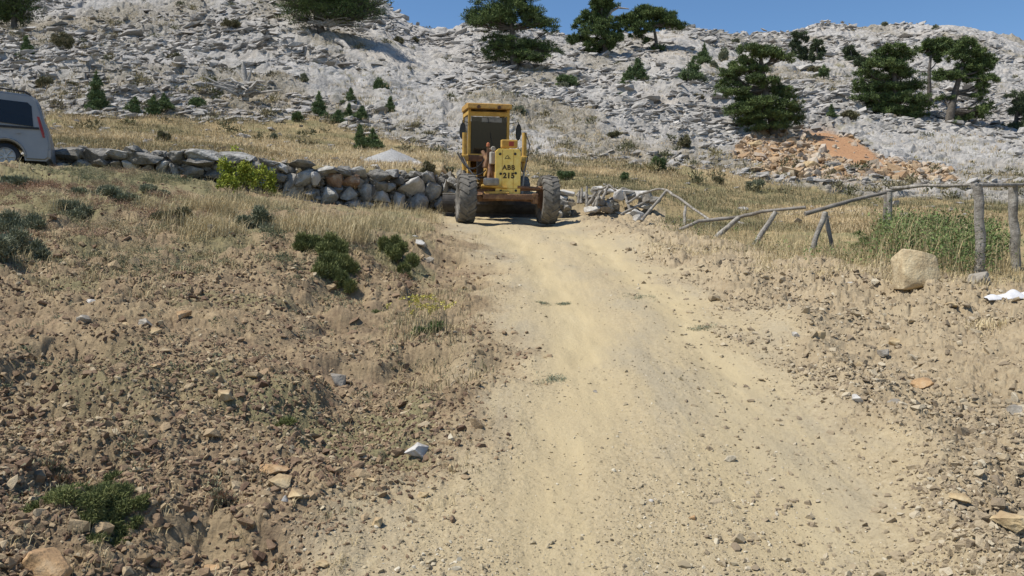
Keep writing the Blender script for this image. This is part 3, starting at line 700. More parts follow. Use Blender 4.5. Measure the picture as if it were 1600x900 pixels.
# tall weeds behind the fence on the right
p = grass_zone(700, [(1240,1400,395,425,.6),(1395,1600,410,442,1.2),(1080,1260,345,385,.7)])
p2 = np.array([(a[0] + random.uniform(-.3, .3), a[1] + random.uniform(.2, 3.0), 0) for a in p]); p2[:, 2] = height(p2[:, 0], p2[:, 1])
hh = np.where(p2[:, 0] / p2[:, 1] > .44, rng.uniform(.5, .95, len(p2)), rng.uniform(.10, .30, len(p2)))
stem = blades(p2, 7, hh, .006, .10, .8, np.clip(rng.normal(.36, .25, len(p2)), 0, 1))
V, Fc, r = stem; tag(np_mesh('dry_stalks', V, Fc, 3, 'dry_grass', None, {'rnd': r}), 'tall dry stalks standing among the weeds behind the log fence', 'stalks', kind='stuff')
lv = [];
sel = (fbm(p2[:, 0] * 1.1, p2[:, 1] * 1.1, 431, 3) > -.08) & ((p2[:, 0] / p2[:, 1] > .455) | (rng.random(len(p2)) < .3))
cc = p2[sel] + np.c_[np.zeros((sel.sum(), 2)), hh[sel] * .5]
V, Fc, r = tufts(cc, np.stack([hh[sel] * .24, hh[sel] * .24, hh[sel] * .48], 1), 36000, .036, .6, .3, .1)
tag(np_mesh('leafy_weeds', V, Fc, 3, 'weed_leaves', None, {'rnd': r}), 'green leafy weeds growing thickly behind the right end of the fence', 'weeds', kind='stuff')

# ------------------------------------------------------------------ pines
def world_pad(px, py, Y, rx, ry, dz=0, dk=.75):
    c = P(px, py, Y + dz); s = Y / F; return (c.x, c.y, c.z), (rx * s, max(rx * s * dk, ry * s), ry * s)
def pine(label, base, trunk, pads, mat='pine_needles', n=9000, size=.28, tr=.28, group='old pines on the mountain ridge', name='pine_tree', woodmat='bark', dens=1, Yoff=0):
    g = gat(*base); Y = g.y + Yoff; s = Y / F
    t = empty(name, g, label, 'pine tree', group)
    mb = MB(); tp = [g - Vector((0, 0, .3))] + [P(a, b, Y + random.uniform(-.3, .3)) for a, b in trunk]
    k = len(tp); mb.tube(tp, [tr * (.85 - .68 * i / (k - 1)) for i in range(k)], 8)
    lb = mb; cen = []; rad = []
    extra = []
    for q1 in range(len(pads)):
        a1 = pads[q1]; near_ = sorted(pads, key=lambda p_: (p_[0] - a1[0]) ** 2 + 2.5 * (p_[1] - a1[1]) ** 2)[1:3]
        for a2 in near_:
            if random.random() < .42 and len(pads) > 5: extra.append(((a1[0] + a2[0]) / 2 + random.uniform(-4, 4), (a1[1] + a2[1]) / 2 + random.uniform(-2, 2), min(a1[2], a2[2]) * .6, (a1[3] + a2[3]) * .42))
    for (px, py, rx, ry) in list(pads) + extra:
        ry = ry * 1.08
        dz = random.uniform(-1, 1) * rx * s * .5
        c, r = world_pad(px, py, Y, rx, ry, dz)
        st = min(tp[1:], key=lambda q_: (q_ - Vector(c)).length + max(0, q_.z - c[2]) * 2)
        mid = (st + Vector(c)) / 2 + Vector((0, 0, -.1 * (st - Vector(c)).length))
        lb.tube([st, mid, Vector(c)], [tr * .26, tr * .18, tr * .07], 6)
        # break the pad into uneven clumps
        m = max(9, int(rx * ry / 8)); py = py + random.uniform(-2, 2)
        for _ in range(m):
            a = random.uniform(0, 6.283); e = math.sqrt(random.random()) * random.choice((1, 1, 1.1, 1.3))
            cx = c[0] + math.cos(a) * e * r[0] * .95; cy = c[1] + math.sin(a) * e * r[1] * .95; cz = c[2] + random.uniform(-.85, .85) * r[2] * (1 - e * .3) - r[2] * .5 * e
            k2 = random.uniform(.12, .30); cen.append((cx, cy, cz)); rad.append((r[0] * k2 + s * 1.5, r[1] * k2 + s * 1.5, r[2] * random.uniform(.16, .34) + s * 1.3))
            if random.random() < .25: lb.tube([mid, Vector((cx, cy, cz))], [tr * .12, tr * .05], 4)
    lb.v = [tuple(Vector(v) - g) for v in lb.v]; lb.build('trunk', woodmat, t, smooth=60)
    cen = np.array(cen) - np.array(g); V, Fc, r = tufts(cen, rad, int(n * 3.4), s * 3.0, .34, .32, .45)
    np_mesh('crown', V, Fc, 3, mat, t, {'rnd': r})
    return t
pine('dark pine in the top left corner of the photo, cut by the frame', (22, 40), [(22, 10), (20, -40), (18, -90)], [(-30,12,45,14),(10,8,30,10),(40,16,24,9),(5,25,34,9),(-5,15,40,12),(30,26,24,6),(20,0,40,12),(0,-30,50,25),(20,-70,35,25)], n=9000)
pine('largest pine at the upper left ridge, above exposed white roots and dead branches', (505, 62), [(498, 35), (492, 5), (490, -60), (492, -120)],
     [(470,10,34,15),(455,22,20,9),(475,26,22,8),(500,16,40,13),(525,28,28,9),(480,0,50,12),(540,0,60,14),(575,16,26,9),(530,14,36,14),(560,8,36,13),(590,12,20,10),(545,34,20,8),(500,-5,60,14),(500,-40,75,22),(500,-85,55,26),(598,0,12,8),(515,25,20,7),(440,8,10,6)], n=16000, tr=.42)
pine('big two-tiered pine on the ridge directly above the grader cab', (806, 104), [(800, 72), (800, 45), (797, 10), (795, -30)],
     [(765,22,34,14),(800,12,36,16),(838,28,26,11),(852,34,20,9),(745,10,17,13),(790,-12,40,14),(742,34,14,7),(790,38,26,8),(858,48,12,6),(835,18,20,10),(775,62,22,9),(800,66,34,11),(840,70,30,10),(862,76,16,8),(800,84,36,9),(768,74,16,8),(828,86,28,8)], n=20000, tr=.4)
pine('tall ridge pine with a bare dead limb pointing right, left of the umbrella pine', (946, 92), [(945, 70), (943, 45), (940, 15), (938, -8)],
     [(928,20,20,10),(945,8,20,11),(915,32,16,9),(925,46,22,9),(950,34,20,11),(912,58,20,8),(900,60,14,6),(955,58,20,9),(935,66,24,8),(965,52,10,8),(940,-6,18,9),(922,76,16,6)], n=15000, tr=.34)
pine('umbrella shaped pine on the ridge with open crown and slim trunk', (1026, 84), [(1025, 62), (1021, 40), (1018, 22)],
     [(990,26,20,9),(1010,16,24,9),(1035,20,22,10),(1048,32,18,8),(975,36,14,7),(1000,40,18,8),(1060,38,12,5),(1022,38,24,6),(1028,72,10,6),(1046,28,10,7),(993,52,10,5),(966,28,6,4)], n=12000, tr=.26)
pine('wide layered pine on the slope directly above the orange earth scar', (1213, 215), [(1205, 175), (1195, 140), (1190, 105), (1188, 78)],
     [(1175,76,26,8),(1200,80,26,9),(1225,86,20,8),(1160,95,22,8),(1145,108,24,9),(1175,104,28,9),(1135,125,18,10),(1150,138,22,9),(1125,144,10,6),(1190,122,26,8),(1205,138,26,7),(1230,142,22,9),
      (1170,150,26,8),(1200,158,34,9),(1232,160,22,9),(1160,168,26,9),(1195,178,36,9),(1230,182,22,9),(1175,188,22,7),(1205,196,30,6),(1240,170,16,8)], n=24000, tr=.4, group='layered pines on the right hand slope')
pine('broad dome shaped layered pine left of the leaning pine', (1403, 190), [(1400, 165), (1398, 130), (1396, 100), (1396, 78)],
     [(1395,72,22,7),(1380,82,24,7),(1415,80,24,8),(1365,96,20,8),(1395,98,30,8),(1350,112,18,8),(1380,116,28,8),(1412,110,24,8),(1340,130,12,8),(1362,134,26,8),(1395,134,34,9),(1425,128,20,9),
      (1355,150,22,7),(1385,152,36,8),(1420,150,26,9),(1440,162,18,8),(1380,168,30,6),(1410,172,30,7),(1430,180,20,6)], n=24000, tr=.38, group='layered pines on the right hand slope')
pine('leaning pine with long bare trunk and one low hanging branch on the right', (1482, 200), [(1486, 172), (1492, 145), (1500, 118), (1506, 92), (1510, 72)],
     [(1508,66,20,9),(1525,76,18,9),(1540,88,16,8),(1495,82,18,9),(1520,98,26,10),(1505,112,24,8),(1480,118,20,7),(1530,120,22,7),(1545,100,10,8),(1538,132,12,5),(1470,112,12,6),(1535,170,16,8),(1545,162,10,6),(1520,180,12,5),(1475,150,14,4),(1490,188,14,5),(1528,148,12,3)], n=16000, tr=.36, group='layered pines on the right hand slope')
pine('slim pine with flat top and bare lower stem between the domed and leaning pines', (1452, 176), [(1452, 140), (1452, 110), (1455, 84), (1462, 70)],
     [(1455,68,18,8),(1472,66,18,8),(1445,76,12,6),(1480,76,16,6),(1462,82,12,5),(1466,92,6,4)], n=6500, tr=.24, group='layered pines on the right hand slope')
pine('grey-green pine cut by the right edge of the photo', (1588, 208), [(1588, 185), (1592, 160), (1598, 145)],
     [(1585,146,12,7),(1605,160,18,9),(1590,172,16,6),(1578,195,16,8),(1600,200,20,7),(1618,180,22,12)], 'far_needles', n=7000, tr=.22, group='layered pines on the right hand slope')
for lb_, b_, tk, pd in [
   ('left of two small tall grey pines high on the right slope', (1252, 97), [(1250, 80), (1247, 60)], [(1245,53,12,5),(1250,58,12,6),(1242,66,9,7),(1250,76,11,7),(1254,88,10,6)]),
   ('right of two small tall grey pines high on the right slope', (1277, 101), [(1277, 85), (1276, 70)], [(1275,66,9,5),(1278,76,10,6),(1276,86,10,6),(1279,95,9,4)]),
   ('small lone rounded pine on the bare slope above the domed pine', (1330, 101), [(1330, 88), (1330, 78)], [(1328,77,9,5),(1332,84,13,6),(1328,93,8,5)]),
   ('low grey pine touching the left side of the domed pine', (1350, 114), [(1350, 100)], [(1345,94,9,5),(1352,102,10,7)])]:
    pine(lb_, b_, tk, pd, 'far_needles', n=2600, size=.36, tr=.2, group='small pines high on the right slope')
# dead limb of the tall ridge pine is a part of it
tl = [o for o in bpy.data.objects if o.get('label', '').startswith('tall ridge pine')][0]
Y0 = tl.location.y; mb = MB(); mb.tube([P(948, 30, Y0), P(955, 18, Y0), P(966, 12, Y0), P(983, 14, Y0 - .5)], [.16, .14, .11, .05], 6); mb.tube([P(950, 26, Y0), P(966, 25, Y0 - .5)], [.08, .03], 5)
mb.v = [tuple(Vector(v) - tl.location) for v in mb.v]; mb.build('dead_limb', 'dead_wood', tl, smooth=60)

# young conifers and shrubs on the slope: (px, base py, half width, height, kind, label)
def conifer(px, py, hw, h, label, mat='young_needles', cat='young pine', name='young_pine', group='young pines on the rocky slope'):
    g = gat(px, py); s = g.y / F; t = empty(name, g, label, cat, group); H = h * s; W = hw * s * 1.25
    mb = MB(); mb.tube([(0, 0, -.2), (0, 0, H * .5), (0, 0, H * .97)], [.07, .05, .015], 6); mb.build('trunk', 'bark', t)
    cen = []; rad = []; ex_ = random.uniform(.5, 1.15); ln_ = random.uniform(-.12, .12) * W; bz = random.uniform(0, .12)
    for i in range(15):
        f = (i + .5) / 15; rr = W * (1 - f) ** ex_ * random.uniform(.7, 1.2)
        for _ in range(3):
            a = random.uniform(0, 6.28); q3 = random.uniform(.35, .85); cen.append((math.cos(a) * rr * q3 + ln_ * f * 3, math.sin(a) * rr * q3, H * (.04 + f * .92) + random.uniform(-.05, .05) * H)); rad.append((rr * random.uniform(.3, .5) + .04, rr * random.uniform(.3, .5) + .04, H * random.uniform(.05, .10)))
    V, Fc, r = tufts(cen, rad, int(900 + 30 * h * hw ** .5), s * 2.6, .42, .35, .8); np_mesh('crown', V, Fc, 3, mat, t, {'rnd': r}); return t
def shrub(px, py, hw, h, label, mat='brown_scrub', cat='shrub', name='shrub', group='shrubs on the rocky slope', n=None, sz=2.4, stems=True):
    g = gat(px, py); s = g.y / F; t = empty(name, g, label, cat, group); H = h * s; W = hw * s
    mb = MB()
    for k in range(5):
        a = random.uniform(0, 6.28); mb.tube([(0, 0, -.05), (math.cos(a) * W * .3, math.sin(a) * W * .3, H * .35), (math.cos(a) * W * .6, math.sin(a) * W * .6, H * .7)], [s * .9, s * .6, s * .25], 5)
    mb.build('stem', 'bark', t)
    cen = []; rad = []
    for _ in range(16):
        a = random.uniform(0, 6.28); e = math.sqrt(random.random()) * .75; z = random.uniform(.2, .85) * math.sqrt(max(0, 1 - e * e))
        cen.append((math.cos(a) * e * W, math.sin(a) * e * W, z * H)); rad.append((W * .33, W * .33, H * .22))
    V, Fc, r = tufts(cen, rad, n or int(700 + 12 * h * hw), s * sz, .45, .45, .7); np_mesh('foliage', V, Fc, 3, mat, t, {'rnd': r}); return t
for a in [
 (43,100,11,34,'dark conical young pine high on the slope above the van'),
 (150,176,19,62,'tallest young pine near the van, with a thin pointed tip'),
 (166,176,13,34,'young pine tucked against the right side of the tallest one beside the van'),
 (207,179,12,33,'lone young pine standing between the tallest young pine and the close pair'),
 (236,179,12,32,'left young pine of the close pair at the foot of the slope'),
 (260,179,13,27,'right young pine of the close pair at the foot of the slope'),
 (500,180,15,46,'largest young pine on the scree in the middle of the slope'),
 (526,192,11,20,'small bushy young pine at the lower right of the largest scree pine'),
 (545,162,9,24,'upper narrow young pine of the scree cluster'),
 (543,179,8,24,'narrow young pine in the middle of the scree cluster'),
 (562,189,11,22,'lowest young pine of the scree cluster'),
 (608,179,10,26,'young pine on the scree right of the cluster, below the round bush'),
 (563,234,13,40,'left young pine of the pair at the meadow edge behind the wall'),
 (584,234,17,32,'right broader young pine of the pair at the meadow edge behind the wall'),
 (1300,200,7,20,'small bright green pine at the top tip of the orange earth scar'),
 (1075,126,22,42,'wide bushy young pine below the umbrella pine'),
 (1097,105,13,33,'young pine directly behind the wide bushy one below the umbrella pine'),
 (980,128,14,34,'left bushy young pine in the shade under the umbrella pine'),
 (998,126,13,36,'right bushy young pine in the shade under the umbrella pine')]: conifer(*a)
for a in [
 (597,152,17,40,'round dense green bush alone on the scree above the cluster of young pines','young_needles'),
 (1028,270,14,30,'round green bush on the slope above the collapsed fence','young_needles'),
 (884,282,14,18,'dark green bush in the meadow just right of the grader','young_needles'),
 (975,285,10,16,'small dark bush behind the peak of the collapsed fence','young_needles'),
 (95,88,19,26,'brown rounded shrub high on the slope above the van','brown_scrub'),
 (42,108,17,14,'olive shrub at the foot of the dark conical pine','brown_scrub'),
 (272,103,13,20,'dark olive shrub alone in the middle of the left slope','brown_scrub'),
 (70,137,17,18,'wide grey-brown shrub just above the van roof','brown_scrub'),
 (114,139,11,13,'small grey-brown shrub right of the wide one above the van','brown_scrub'),
 (360,48,16,12,'brown low shrub on the pale rocks left of the biggest pine','brown_scrub'),
 (308,172,14,18,'bright green low bush left of the uprooted dead stump','young_needles'),
 (465,190,10,16,'small green bush left of the largest scree pine','young_needles'),
 (255,222,11,16,'small green-brown bush in the golden meadow','brown_scrub'),
 (428,221,6,12,'tiny dark bush at the right end of the golden meadow','grey_leaves'),
 (475,136,8,14,'small grey shrub right of the uprooted stump','grey_leaves'),
 (648,71,8,9,'small shrub on the ridge saddle left of the two-tiered pine','brown_scrub'),
 (622,74,9,11,'dark shrub on the slope below the ridge saddle','brown_scrub'),
 (885,128,18,18,'green bushes below the ridge between the two-tiered and tall pines','young_needles'),
 (812,188,10,20,'grey-green bush just above the grader right mirror','grey_leaves'),
 (880,130,8,14,'small bush beside the green bushes below the ridge','grey_leaves'),
 (968,160,8,9,'tiny bright green shrub on the rocks left of the bushy pines','young_needles'),
 (1130,100,9,24,'pale grey-green shrub between the bushy pine and the wide layered pine','grey_leaves'),
 (1116,107,7,12,'dark little shrub at the foot of the pale one','grey_leaves'),
 (1272,118,12,12,'brown shrub right of the top of the wide layered pine','brown_scrub'),
 (1287,128,8,20,'bright green upright bush left of the domed pine','young_needles'),
 (1330,200,16,15,'olive shrub on the rocks right of the small bright green pine','brown_scrub'),
 (1180,298,18,20,'grey-green shrub at the foot of the slope left of the scar','grey_leaves'),
 (1068,232,12,20,'grey shrub on the rocks left of the scar','brown_scrub'),
 (1150,62,7,6,'small dark shrub on the skyline right of the umbrella pine','grey_leaves'),
 (1080,44,6,6,'dark shrub on the skyline beside the umbrella pine crown','grey_leaves'),
 (1382,45,5,5,'tiny shrub on the far skyline','grey_leaves'),
 (1461,50,5,7,'tiny dark shrub just under the highest point of the far skyline','grey_leaves'),
 (960,218,13,10,'low olive shrub on the rocks right of the grader','brown_scrub'),
 (1090,168,12,8,'low straw coloured shrub in the scree below the wide bushy pine','brown_scrub'),
 (700,270,9,14,'grey-green bush in the meadow left of the grader cab','grey_leaves'),
 (668,274,13,20,'yellowish bush beside the grey gravel pile','brown_scrub'),
 (1120,288,10,14,'olive shrub at the meadow edge above the fallen rail','brown_scrub'),
 ]: shrub(*a)
# near bushes
def near_bush(label, boxes, mat, name, n, size, cat='bush', thin=.35, upb=.9, depth=.6, hgt=.35, group=None, lift=.5):
    """boxes: (px,py,rx,ry) in the photo, on the ground"""
    g0 = gat(boxes[0][0], boxes[0][1]); t = empty(name, g0, label, cat, group); cen = []; rad = []; mb = MB()
    for (px, py, rx, ry) in boxes:
        g = gat(px, py + ry * .5); s = g.y / F
        for _ in range(7):
            a = random.uniform(0, 6.28); e = math.sqrt(random.random()) * .8
            c = Vector((g.x + math.cos(a) * e * rx * s, g.y + math.sin(a) * e * rx * s * depth, 0)); c.z = float(height(c.x, c.y)[0]) + random.uniform(.2, 1) * ry * s * 2 * lift
            cen.append(c - g0); rad.append((rx * s * .42, rx * s * .42 * depth + .01, ry * s * hgt))
            b = Vector((g.x + random.uniform(-.3, .3) * rx * s, g.y, 0)); b.z = float(height(b.x, b.y)[0]) - .02
            mb.tube([b - g0, (b + c) / 2 - g0 + Vector((0, 0, .02)), c - g0], [s * 1.3, s * .9, s * .4], 5)
    mb.build('stem', 'bark', t); V, Fc, r = tufts(cen, rad, n, size, thin, .45, upb); np_mesh('foliage', V, Fc, 3, mat, t, {'rnd': r}); return t
near_bush('dark green juniper on the bank edge with a shadow trailing down the cut', [(490,385,28,18),(525,398,32,24),(512,415,30,24),(542,428,22,22),(480,378,18,10),(535,412,26,22)], 'juniper', 'juniper_bush', 34000, .034, hgt=.5, thin=.28)
near_bush('smaller dark juniper at the right end of the bank edge under dry grass', [(612,386,22,18),(628,400,25,20),(638,415,16,14)], 'juniper', 'juniper_bush', 20000, .034, hgt=.5, thin=.28)
near_bush('sprawling green juniper mat low at the bottom left among clods', [(110,745,45,18),(150,735,40,16),(90,785,40,18),(140,790,50,22),(190,790,40,22),(160,815,45,14),(215,800,20,14),(120,765,45,14)], 'juniper', 'juniper_bush', 80000, .013, hgt=.5, depth=1.1, lift=.36, thin=.28, upb=.35)
near_bush('yellow-green leafy shrub in front of the stone wall', [(365,285,24,24),(352,275,16,20),(385,290,22,22),(412,292,20,24),(420,285,14,20),(355,298,16,14),(375,280,20,26)], 'lime_leaves', 'leafy_shrub', 8500, .055, thin=.8, upb=.1, hgt=.6, lift=.75)
near_bush('small yellow-green sprig below the wall in dry grass', [(462,346,14,9)], 'lime_leaves', 'leafy_shrub', 900, .05, thin=.8, upb=.1, hgt=.7)
near_bush('green clump with pale yellow stalks at the foot of the cut bank', [(668,518,20,12),(655,522,12,8),(682,512,12,8)], 'weed_leaves', 'green_plant', 2600, .03, cat='plant')
near_bush('grey-green bush at the left edge of the photo below the van', [(20,375,40,28),(0,400,34,26),(45,350,30,18),(10,345,36,20),(60,380,24,18)], 'grey_leaves', 'grey_bush', 24000, .034, hgt=.6)
near_bush('grey-green scrub beside the van wheel at the end of the wall', [(30,280,30,14),(70,285,24,10)], 'grey_leaves', 'grey_bush', 5000, .05, hgt=.5)
near_bush('wide grey-green scrub on the bank top in front of the flat wall slabs', [(150,300,40,12),(200,310,36,12),(110,318,34,12),(240,300,26,10)], 'grey_leaves', 'grey_bush', 15000, .04, hgt=.5)
near_bush('brownish dry weed clump left of the pointed dark rock on the bank top', [(265,345,30,14),(290,352,22,12)], 'brown_scrub', 'dry_plant', 7000, .035, hgt=.5, cat='plant')
near_bush('grey-green tangled bush below the yellow-green shrub', [(405,345,24,22),(430,352,22,18),(385,350,18,14)], 'grey_leaves', 'grey_bush', 8000, .04, hgt=.5)
near_bush('small olive plant at the end of the juniper shadow on the cut bank', [(595,475,14,7)], 'juniper', 'green_plant', 1100, .03, cat='plant')
near_bush('little green grass tussock in the middle of the left bank', [(445,652,18,10)], 'juniper', 'green_plant', 1200, .025, cat='plant', thin=.15)
near_bush('dark green weed on the right verge just left of the boulder', [(1360,372,24,14),(1345,385,18,10)], 'weed_leaves', 'green_plant', 2500, .04, cat='plant')
near_bush('dry reddish plant low at the lower left right of the juniper mat', [(355,770,22,18)], 'low_plants', 'dry_plant', 1800, .018, cat='plant')
near_bush('dry reddish plant just above the juniper mat at the lower left', [(100,700,30,14)], 'low_plants', 'dry_plant', 1800, .018, cat='plant')
g = gat(668, 525); t = empty('tall_stalks', g, 'clump of tall pale yellow flower stalks rising from the green clump', 'plant')
V, Fc, r = blades(np.array([(random.gauss(0, .07), random.gauss(0, .05), 0) for _ in range(18)]), 3, .36, .006, .03, .35, rng.random(18)); np_mesh('stalk', V, Fc, 3, 'dry_grass', t, {'rnd': r})
V, Fc, r = tufts([(random.gauss(0, .12), random.gauss(0, .07), random.uniform(.2, .36)) for _ in range(26)], [(.025, .025, .02)] * 26, 700, .02, .6, .4, .2); np_mesh('flower_head', V, Fc, 3, 'yellow_flowers', t, {'rnd': r})
# flattened green patches on the road
for (px, py, rx, lab) in [(1003,462,30,'flattened green weed patch in the middle of the road, upper one'),(1100,511,20,'flattened green weed patch near the right wheel track'),(862,588,24,'driest flattened weed patch in the left wheel track'),(848,470,11,'small flattened weed tuft at the left wheel track, upper one'),(881,468,10,'small flattened weed tuft just right of the upper tuft')]:
    g = gat(px, py); s = g.y / F; t = []
    pos = np.array([(g.x + random.gauss(0, .45) * rx * s, g.y + random.gauss(0, .45) * rx * s * 1.2, 0) for _ in range(150)]); pos[:, 2] = height(pos[:, 0], pos[:, 1])
    pos = pos[fbm(pos[:, 0] * 9, pos[:, 1] * 6, 71, 2) > -.15]; V, Fc, r = blades(pos, 3, .018, .005, .02, 2.5, rng.random(len(pos)) * .6 + .3); V = V - np.array(g)
    o = np_mesh('weed_patch', V, Fc, 3, 'grey_leaves', None, {'rnd': r}); o.location = g; tag(o, lab, 'weed patch', 'flattened weed patches on the road')

# ------------------------------------------------------------------ dead wood on the slope
def dead_root(label, base, top, spread, nb, seed, trunk_r=.16):
    rr = random.Random(seed); g = gat(*base); s = g.y / F; g = g + Vector((0, 0, .35)); t = empty('dead_stump', g, label, 'dead tree'); H = (base[1] - top) * s
    mb = MB(); mb.tube([(0, 0, -.2), (.05, 0, H * .4), (-.08, 0, H * .8), (-.12, 0, H)], [trunk_r * 1.3, trunk_r * .9, trunk_r * .95, trunk_r * .25], 8); mb.tube([(.02, 0, H * .3), (.28, -.1, H * .6), (.36, 0, H * .85)], [trunk_r * .7, trunk_r * .5, trunk_r * .12], 6); mb.tube([(-.05, 0, H * .5), (-.4, 0, H * .75), (-.7, .1, H * .8)], [trunk_r * .5, trunk_r * .3, trunk_r * .1], 6); mb.build('trunk', 'dead_wood', t, smooth=60)
    mb = MB()
    for k in range(nb):
        a = rr.uniform(0, 6.28); L = rr.uniform(.35, 1) * spread * s; z0 = rr.uniform(0, .8) * H * .7; p0 = Vector((rr.uniform(-.3, .3) * L, rr.uniform(-.3, .1), z0 * .6)); dx_ = math.cos(a) * L; dy_ = math.sin(a) * L * .3
        p2_ = p0 + Vector((dx_, dy_, rr.uniform(-.15, .25) * L)); p1_ = (p0 + p2_) / 2 + Vector((rr.uniform(-.1, .1) * L, 0, rr.uniform(-.05, .2) * L)); zz = float(height(g.x + p2_.x, g.y + p2_.y)[0]) - g.z; p2_.z = max(p2_.z, zz + .35 + rr.uniform(0, .5)); p1_.z = max(p1_.z, zz * .5 + .5)
        mb.tube([p0, p1_, p2_], [.10, .075, .03], 5)
    mb.build('branch', 'dead_wood', t, smooth=60); return t
dead_root('uprooted grey dead stump with tangled bare branches on the left slope', (383, 158), 104, 58, 60, 3, .16)
dead_root('bleached roots and fallen branches under the largest ridge pine', (512, 66), 46, 48, 34, 5, .1)
g = gat(538, 88); mb = MB(); a_ = gat(525, 78); b_ = gat(547, 94); mb.tube([a_ + Vector((0, 0, .25)) - g, (a_ + b_) / 2 + Vector((0, -.2, .35)) - g, b_ + Vector((0, 0, .2)) - g], [.2, .22, .13], 7)
o = mb.build('fallen_log', 'dead_wood', None, smooth=60); o.location = g; tag(o, 'grey fallen log on the scree just below the largest ridge pine', 'log')

# ------------------------------------------------------------------ gravel pile behind the wall
g = P(612, 268, 26.5); hb = float(height(g.x, g.y)[0]); g.z = hb
n = 60; V = []; Fq = []
for i in range(25):
    for k in range(n):
        f = i / 24; a = 2 * math.pi * k / n; rr = f * 1.15 * (1 + .08 * math.sin(a * 3)); zc = .50 * (1 - f) ** .92 - .04
        zc = zc if i else .50
        X, Yq = rr * math.cos(a), rr * math.sin(a) * .9; V.append((X, Yq, zc + random.uniform(-.012, .012) + (float(height(g.x + X, g.y + Yq)[0]) - g.z) * f))
for i in range(24):
    for k in range(n): Fq.append((i * n + k, i * n + (k + 1) % n, (i + 1) * n + (k + 1) % n, (i + 1) * n + k))
o = np_mesh('gravel_pile', np.array(V), np.array(Fq), 4, 'gravel_grey', None, None, True); o.location = g; tag(o, 'grey conical gravel pile behind the stone wall left of the grader', 'gravel pile')

# ------------------------------------------------------------------ dry stone wall
def rock_mesh(name, size, mat, seed, parent=None, loc=(0, 0, 0), rot=(0, 0, 0), npts=15, boxy=.6, noise=.06, sub_=3):
    r = random.Random(seed); bm = bmesh.new()
    for i in range(npts):
        v = Vector((r.gauss(0, 1), r.gauss(0, 1), r.gauss(0, 1))).normalized(); m = max(abs(v.x), abs(v.y), abs(v.z)); v = v * ((1 - boxy) + boxy / m) * r.uniform(.84, 1.04)
        bm.verts.new(v)
    gi = bmesh.ops.convex_hull(bm, input=bm.verts); bmesh.ops.delete(bm, geom=[e for e in gi['geom_interior'] if isinstance(e, bmesh.types.BMVert)], context='VERTS')
    bmesh.ops.bevel(bm, geom=bm.edges[:], offset=.045, segments=1, affect='EDGES')
    bmesh.ops.triangulate(bm, faces=bm.faces)
    bmesh.ops.subdivide_edges(bm, edges=[e for e in bm.edges if e.calc_length() > .25], cuts=sub_, use_grid_fill=True)
    V = np.array([v.co[:] for v in bm.verts]); nz = fbm(V[:, 0] * 2.2 + seed * 3.1 + V[:, 2], V[:, 1] * 2.2 + V[:, 2] * 1.7, seed % 50, 4)
    for v, q_ in zip(bm.verts, nz): v.co *= 1 + noise * 1.6 * float(q_); v.co = Vector((v.co.x * size[0], v.co.y * size[1], v.co.z * size[2]))
    bmesh.ops.triangulate(bm, faces=bm.faces); bmesh.ops.recalc_face_normals(bm, faces=bm.faces)
    me = bpy.data.meshes.new(name); bm.to_mesh(me); bm.free(); me.materials.append(MATS[mat]); o = bpy.data.objects.new(name, me); C.objects.link(o)
    me.polygons.foreach_set('use_smooth', [True] * len(me.polygons)); me.set_sharp_from_angle(angle=R(14))
    o.location = loc; o.rotation_euler = rot
    if parent: o.parent = parent
    return o
def wall_line(px): return float(np.interp(px, wall_px, wall_Y)) - .28
wg = P(400, 300, wall_line(400)); wg.z = float(base_h(wg.x, wg.y))
wall = empty('stone_wall', wg, 'long dry stone retaining wall of stacked grey boulders left of the grader', 'stone wall')
topy = lambda px: np.interp(px, [85, 200, 300, 400, 450, 520, 600, 690], [234, 236, 240, 246, 258, 266, 268, 272])
boty = lambda px: np.interp(px, [85, 150, 250, 330, 400, 450, 520, 600, 690], [262, 268, 276, 290, 318, 330, 332, 334, 334])
count = 0; sid = 0
def wstone(px, py, w_, h_, mat=None, rot=0, dep=0, lab=None, boxy=None):
    global count, sid
    sid += 1; Y = wall_line(px) + dep; s = Y / F; c = P(px, py, Y)
    mat = mat or random.choice(['wall_stone', 'wall_stone', 'wall_stone', 'dark_wall_stone'])
    o = rock_mesh('stone', (w_ * s * .5, random.uniform(.24, .34), h_ * s * .5), mat, 500 + sid, wall, c - wg, (random.uniform(-.12, .12), R(rot), random.uniform(-.2, .2)), boxy=boxy if boxy is not None else random.uniform(.3, .8), noise=.09)
    if lab: o['label'] = lab
    count += 1
# cap slabs, as they lie in the photo
for (a, b, w_, h_, m_) in [(103,240,56,18,'dark_wall_stone'),(150,243,48,18,'dark_wall_stone'),(188,240,40,14,'wall_stone'),(228,246,66,17,'dark_wall_stone'),(205,234,40,9,'dark_wall_stone'),(281,244,30,14,'dark_wall_stone'),(318,241,60,14,'wall_stone'),(312,254,54,13,'dark_wall_stone'),
                    (372,245,62,17,'wall_stone'),(425,256,34,10,'dark_wall_stone'),(470,256,44,11,'dark_wall_stone'),(508,265,40,10,'wall_stone'),(536,266,30,13,'dark_wall_stone'),(560,268,30,13,'wall_stone'),(590,276,40,18,'dark_wall_stone'),(614,270,28,10,'wall_stone'),(668,278,26,15,'wall_stone'),(648,272,26,9,'dark_wall_stone')]:
    wstone(a, b + 1, w_, h_ * 1.35, m_, random.uniform(-4, 4), boxy=.95)
